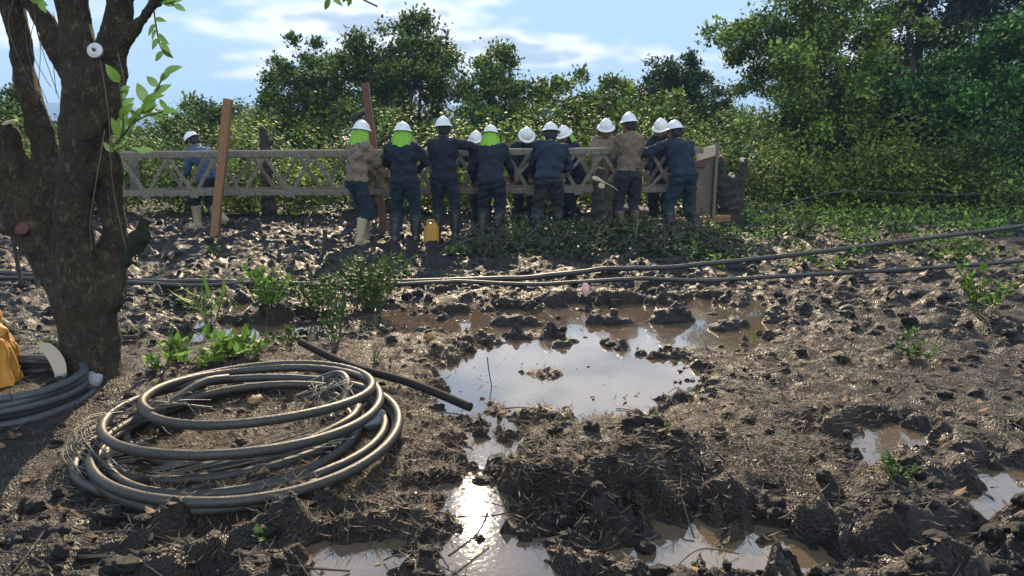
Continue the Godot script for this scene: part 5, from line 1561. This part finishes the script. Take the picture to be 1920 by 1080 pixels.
func make_small_things() -> void:
	# the yellow jerrycan
	var j := thing("jerrycan", "muddy yellow plastic jerrycan on the ground behind the navy workers", "jerrycan", Vector3(-1.17, ground_h(-1.17, -10.95) - 0.02, -10.95), 0.2)
	var ym := mat(Color(0.42, 0.22, 0.03), 0.5)
	part("can", plank(Vector3(0.21, 0.27, 0.15), 0.03), ym, j, Transform3D(Basis.IDENTITY, Vector3(0, 0.135, 0)))
	part("shoulder", plank(Vector3(0.15, 0.06, 0.11), 0.02), ym, j, Transform3D(Basis.IDENTITY, Vector3(0.01, 0.29, 0)))
	part("handle", tube(spline([Vector3(-0.06, 0.3, 0), Vector3(-0.05, 0.355, 0), Vector3(0.03, 0.36, 0), Vector3(0.05, 0.3, 0)], 0.02), [0.014], 7), ym, j)
	part("cap", lathe([Vector2(0, 0.03), Vector2(0.022, 0.03), Vector2(0.024, 0.0)], 12), M.black_cable, j, Transform3D(Basis.IDENTITY, Vector3(0.07, 0.32, 0)))
	# the yellow oilskin at the left edge
	var caps := [[Vector3(-0.1, 0.0, 0), Vector3(-0.12, 0.3, 0), 0.2, 0.16], [Vector3(-0.12, 0.3, 0), Vector3(-0.16, 0.62, -0.02), 0.16, 0.09], [Vector3(0.02, 0.06, 0.05), Vector3(-0.05, 0.35, 0.03), 0.08, 0.07]]
	var f := field(caps, 0.016, 0.06)
	tag(part("oilskin", crumple(f[0], f[1], noise(FastNoiseLite.TYPE_SIMPLEX_SMOOTH, 7.0, 2, 66), 0.045, Vector3(1.6, 0.25, 1.6)), mat(Color(0.48, 0.21, 0.02), 0.65), self, Transform3D(Basis.IDENTITY, Vector3(-3.13, -0.02, -4.5))), "crumpled orange-yellow oilskin standing at the left edge", "oilskin")
	# the machete
	var m := thing("machete", "machete with a pale curved blade leaning on the small hose coil", "machete", Vector3(-2.72, 0.17, -4.38))
	var v := PackedVector3Array()
	var idx := PackedInt32Array()
	var rows := 12
	for k in rows + 1:
		var t := float(k) / rows
		var c := Vector3(-0.05 * t - 0.11 * t * t, 0.21 * t - 0.03 * t * t, -0.1 * t)
		var w := 0.036 * (1.0 + 0.25 * sin(t * PI)) * (1.0 if t < 0.8 else sqrt(maxf(0.0, 1.0 - pow((t - 0.8) / 0.2, 2.0))) * 0.9 + 0.1)
		for q in [Vector3(-w, -w * 0.3, 0.0015), Vector3(w, w * 0.3, 0.0015), Vector3(w, w * 0.3, -0.0015), Vector3(-w, -w * 0.3, -0.0015)]: v.append(c + q)
	for k in rows:
		for q in [0, 2]:
			var a: int = k * 4 + q
			var b: int = a + 1
			idx.append_array(PackedInt32Array([a, b, a + 4, b, b + 4, a + 4]))
	part("blade", smooth(v, idx), mat(Color(0.40, 0.31, 0.22), 0.55, 0.1), m)
	part("handle", plank(Vector3(0.045, 0.13, 0.03), 0.01), M.wood_dark, m, Transform3D(Basis(Vector3.BACK, 0.1), Vector3(0.01, -0.06, 0.01)))
	part("ferrule", plank(Vector3(0.055, 0.02, 0.034), 0.004), mat(Color(0.6, 0.6, 0.58), 0.35, 0.6), m, Transform3D(Basis(Vector3.BACK, 0.1), Vector3(0.002, 0.006, 0.004)))
	# the white insulator in the fork of the trunk
	var ins := thing("insulator", "round white disc insulator wedged in the fork of the big trunk", "insulator", Vector3(-2.3, 2.05, -4.36))
	var im := mat(Color(0.55, 0.55, 0.54), 0.35)
	var face := Transform3D(Basis(Vector3.RIGHT, PI / 2 - 0.25), Vector3.ZERO)
	part("disc", lathe([Vector2(0, 0.006), Vector2(0.016, 0.006), Vector2(0.02, 0.012), Vector2(0.028, 0.010), Vector2(0.033, 0.004), Vector2(0.04, 0.006), Vector2(0.043, 0.0), Vector2(0.042, -0.014), Vector2(0.0, -0.02)], 28), im, ins, face)
	part("pin", lathe([Vector2(0, 0.018), Vector2(0.008, 0.017), Vector2(0.011, 0.0)], 12), mat(Color(0.12, 0.12, 0.12), 0.4, 0.7), ins, face)
	# black folding stand behind the trunk
	var st := thing("folding_stand", "dark folding stand with a brown strap seen left behind the big trunk", "stand", Vector3(-5.05, 0, -7.7))
	for a in [[Vector3(-0.02, -0.05, 0), Vector3(-0.06, 0.72, 0)], [Vector3(0.18, -0.05, 0.05), Vector3(0.1, 0.72, 0)], [Vector3(0.06, -0.05, -0.3), Vector3(0.0, 0.72, -0.02)]]:
		part("leg", tube([a[0], a[1]], [0.022], 7), M.wood_dark, st)
	f = field([[Vector3(-0.08, 0.66, 0), Vector3(0.1, 0.6, 0), 0.09, 0.06], [Vector3(0.0, 0.6, 0), Vector3(0.12, 0.42, 0.02), 0.07, 0.05]], 0.016, 0.03)
	part("strap", crumple(f[0], f[1], n_fold, 0.04), mat(Color(0.055, 0.025, 0.018), 0.8), st)
	# stones, fruit and scraps
	var bits := [
		["stone", "pale grey stone between the trunk foot and the small hose coil", "stone", Vector3(-2.58, 0, -4.42), Vector3(0.085, 0.05, 0.06), Color(0.30, 0.31, 0.31), 0.7],
		["coconut_husk", "tan rounded stone inside the cable coil", "stone", Vector3(-1.52, 0, -4.28), Vector3(0.06, 0.028, 0.036), Color(0.26, 0.15, 0.075), 0.7],
		["stone", "tan stone lying just outside the front of the cable coil", "stone", Vector3(-0.86, 0, -3.13), Vector3(0.055, 0.022, 0.03), Color(0.36, 0.24, 0.13), 0.7],
		["green_fruit", "round dark green fruit on the mud right of the broad puddle", "fruit", Vector3(0.69, 0, -3.88), Vector3(0.034, 0.036, 0.034), Color(0.06, 0.075, 0.03), 0.45],
		["yellow_fruit", "yellow fruit half sunk at the near edge of the broad puddle", "fruit", Vector3(0.06, 0, -4.2), Vector3(0.04, 0.024, 0.03), Color(0.45, 0.33, 0.12), 0.45],
		["orange_fruit", "orange fruit lying left of the broad puddle", "fruit", Vector3(-0.63, 0, -5.62), Vector3(0.035, 0.035, 0.035), Color(0.30, 0.13, 0.04), 0.5],
		["plastic_scrap", "crumpled pink and white scrap in front of the cables", "scrap", Vector3(0.72, 0, -7.25), Vector3(0.05, 0.07, 0.04), Color(0.62, 0.36, 0.32), 0.5],
		["clear_bottle", "crushed clear plastic bottle inside the right side of the cable coil", "bottle", Vector3(-0.76, 0, -3.95), Vector3(0.06, 0.05, 0.10), Color(0.2, 0.21, 0.21), 0.12],
		["stone", "small green-grey stone on the mud beyond the weeds near the trunk", "stone", Vector3(-2.14, 0, -5.72), Vector3(0.05, 0.035, 0.04), Color(0.12, 0.13, 0.08), 0.6],
		["stone", "brown stone beside the green-grey one beyond the weeds near the trunk", "stone", Vector3(-1.95, 0, -5.66), Vector3(0.06, 0.04, 0.05), Color(0.12, 0.08, 0.05), 0.6],
		["plastic_scrap", "pale pink scrap on the dark mound", "scrap", Vector3(0.57, 0, -3.42), Vector3(0.05, 0.012, 0.04), Color(0.2, 0.15, 0.13), 0.7]]
	var k := 0
	for b in bits:
		var p: Vector3 = b[3]
		p.y = maxf(ground_h(p.x, p.z), WATER) + (b[4] as Vector3).y * 0.6
		var called: String = b[0] if b[0] != "coconut_husk" else "stone"
		tag(part(called, lump(b[4], 70 + k, 0.15 if b[2] == "fruit" else 0.4), mat(b[5], b[6]), self, Transform3D(Basis(Vector3.UP, k * 1.3), p)), b[1], b[2])
		k += 1
	# big clods standing in the brown puddle
	var clods := [[0.02, -6.4, 0.34, 0.10, "long"], [0.85, -6.45, 0.3, 0.11, "peaked"], [1.42, -6.55, 0.2, 0.15, "steep"], [1.85, -6.3, 0.28, 0.10, "broad"], [-0.25, -5.9, 0.16, 0.07, "small"], [0.4, -5.75, 0.22, 0.06, "flat"], [2.35, -6.6, 0.22, 0.12, "tall"]]
	var where := ["left in the brown puddle", "at the middle of the brown puddle", "right of the middle in the brown puddle", "in the right part of the brown puddle", "between the brown puddle and the broad one", "at the far edge of the broad puddle", "rightmost in the brown puddle"]
	for i in clods.size():
		var c: Array = clods[i]
		var cn := noise(FastNoiseLite.TYPE_SIMPLEX_SMOOTH, 9.0, 4, 400 + i)
		var g := field([[Vector3(-c[2] * 0.5, -0.03, 0), Vector3(c[2] * 0.5, -0.02, 0.02), c[3] * 0.8, c[3] * 0.7], [Vector3(-c[2] * 0.1, 0, 0), Vector3(c[2] * 0.15, c[3] * 0.6, 0), c[3] * 0.6, c[3] * 0.4]], 0.018, 0.04)
		tag(part("mud_clod", crumple(g[0], g[1], cn, 0.06), M.clod_dark, self, Transform3D(Basis(Vector3.UP, 0.2 * i), Vector3(c[0], -0.02, c[1]))), "%s dark clod of mud %s" % [c[4], where[i]], "mud clod", "mud clods in the puddles")
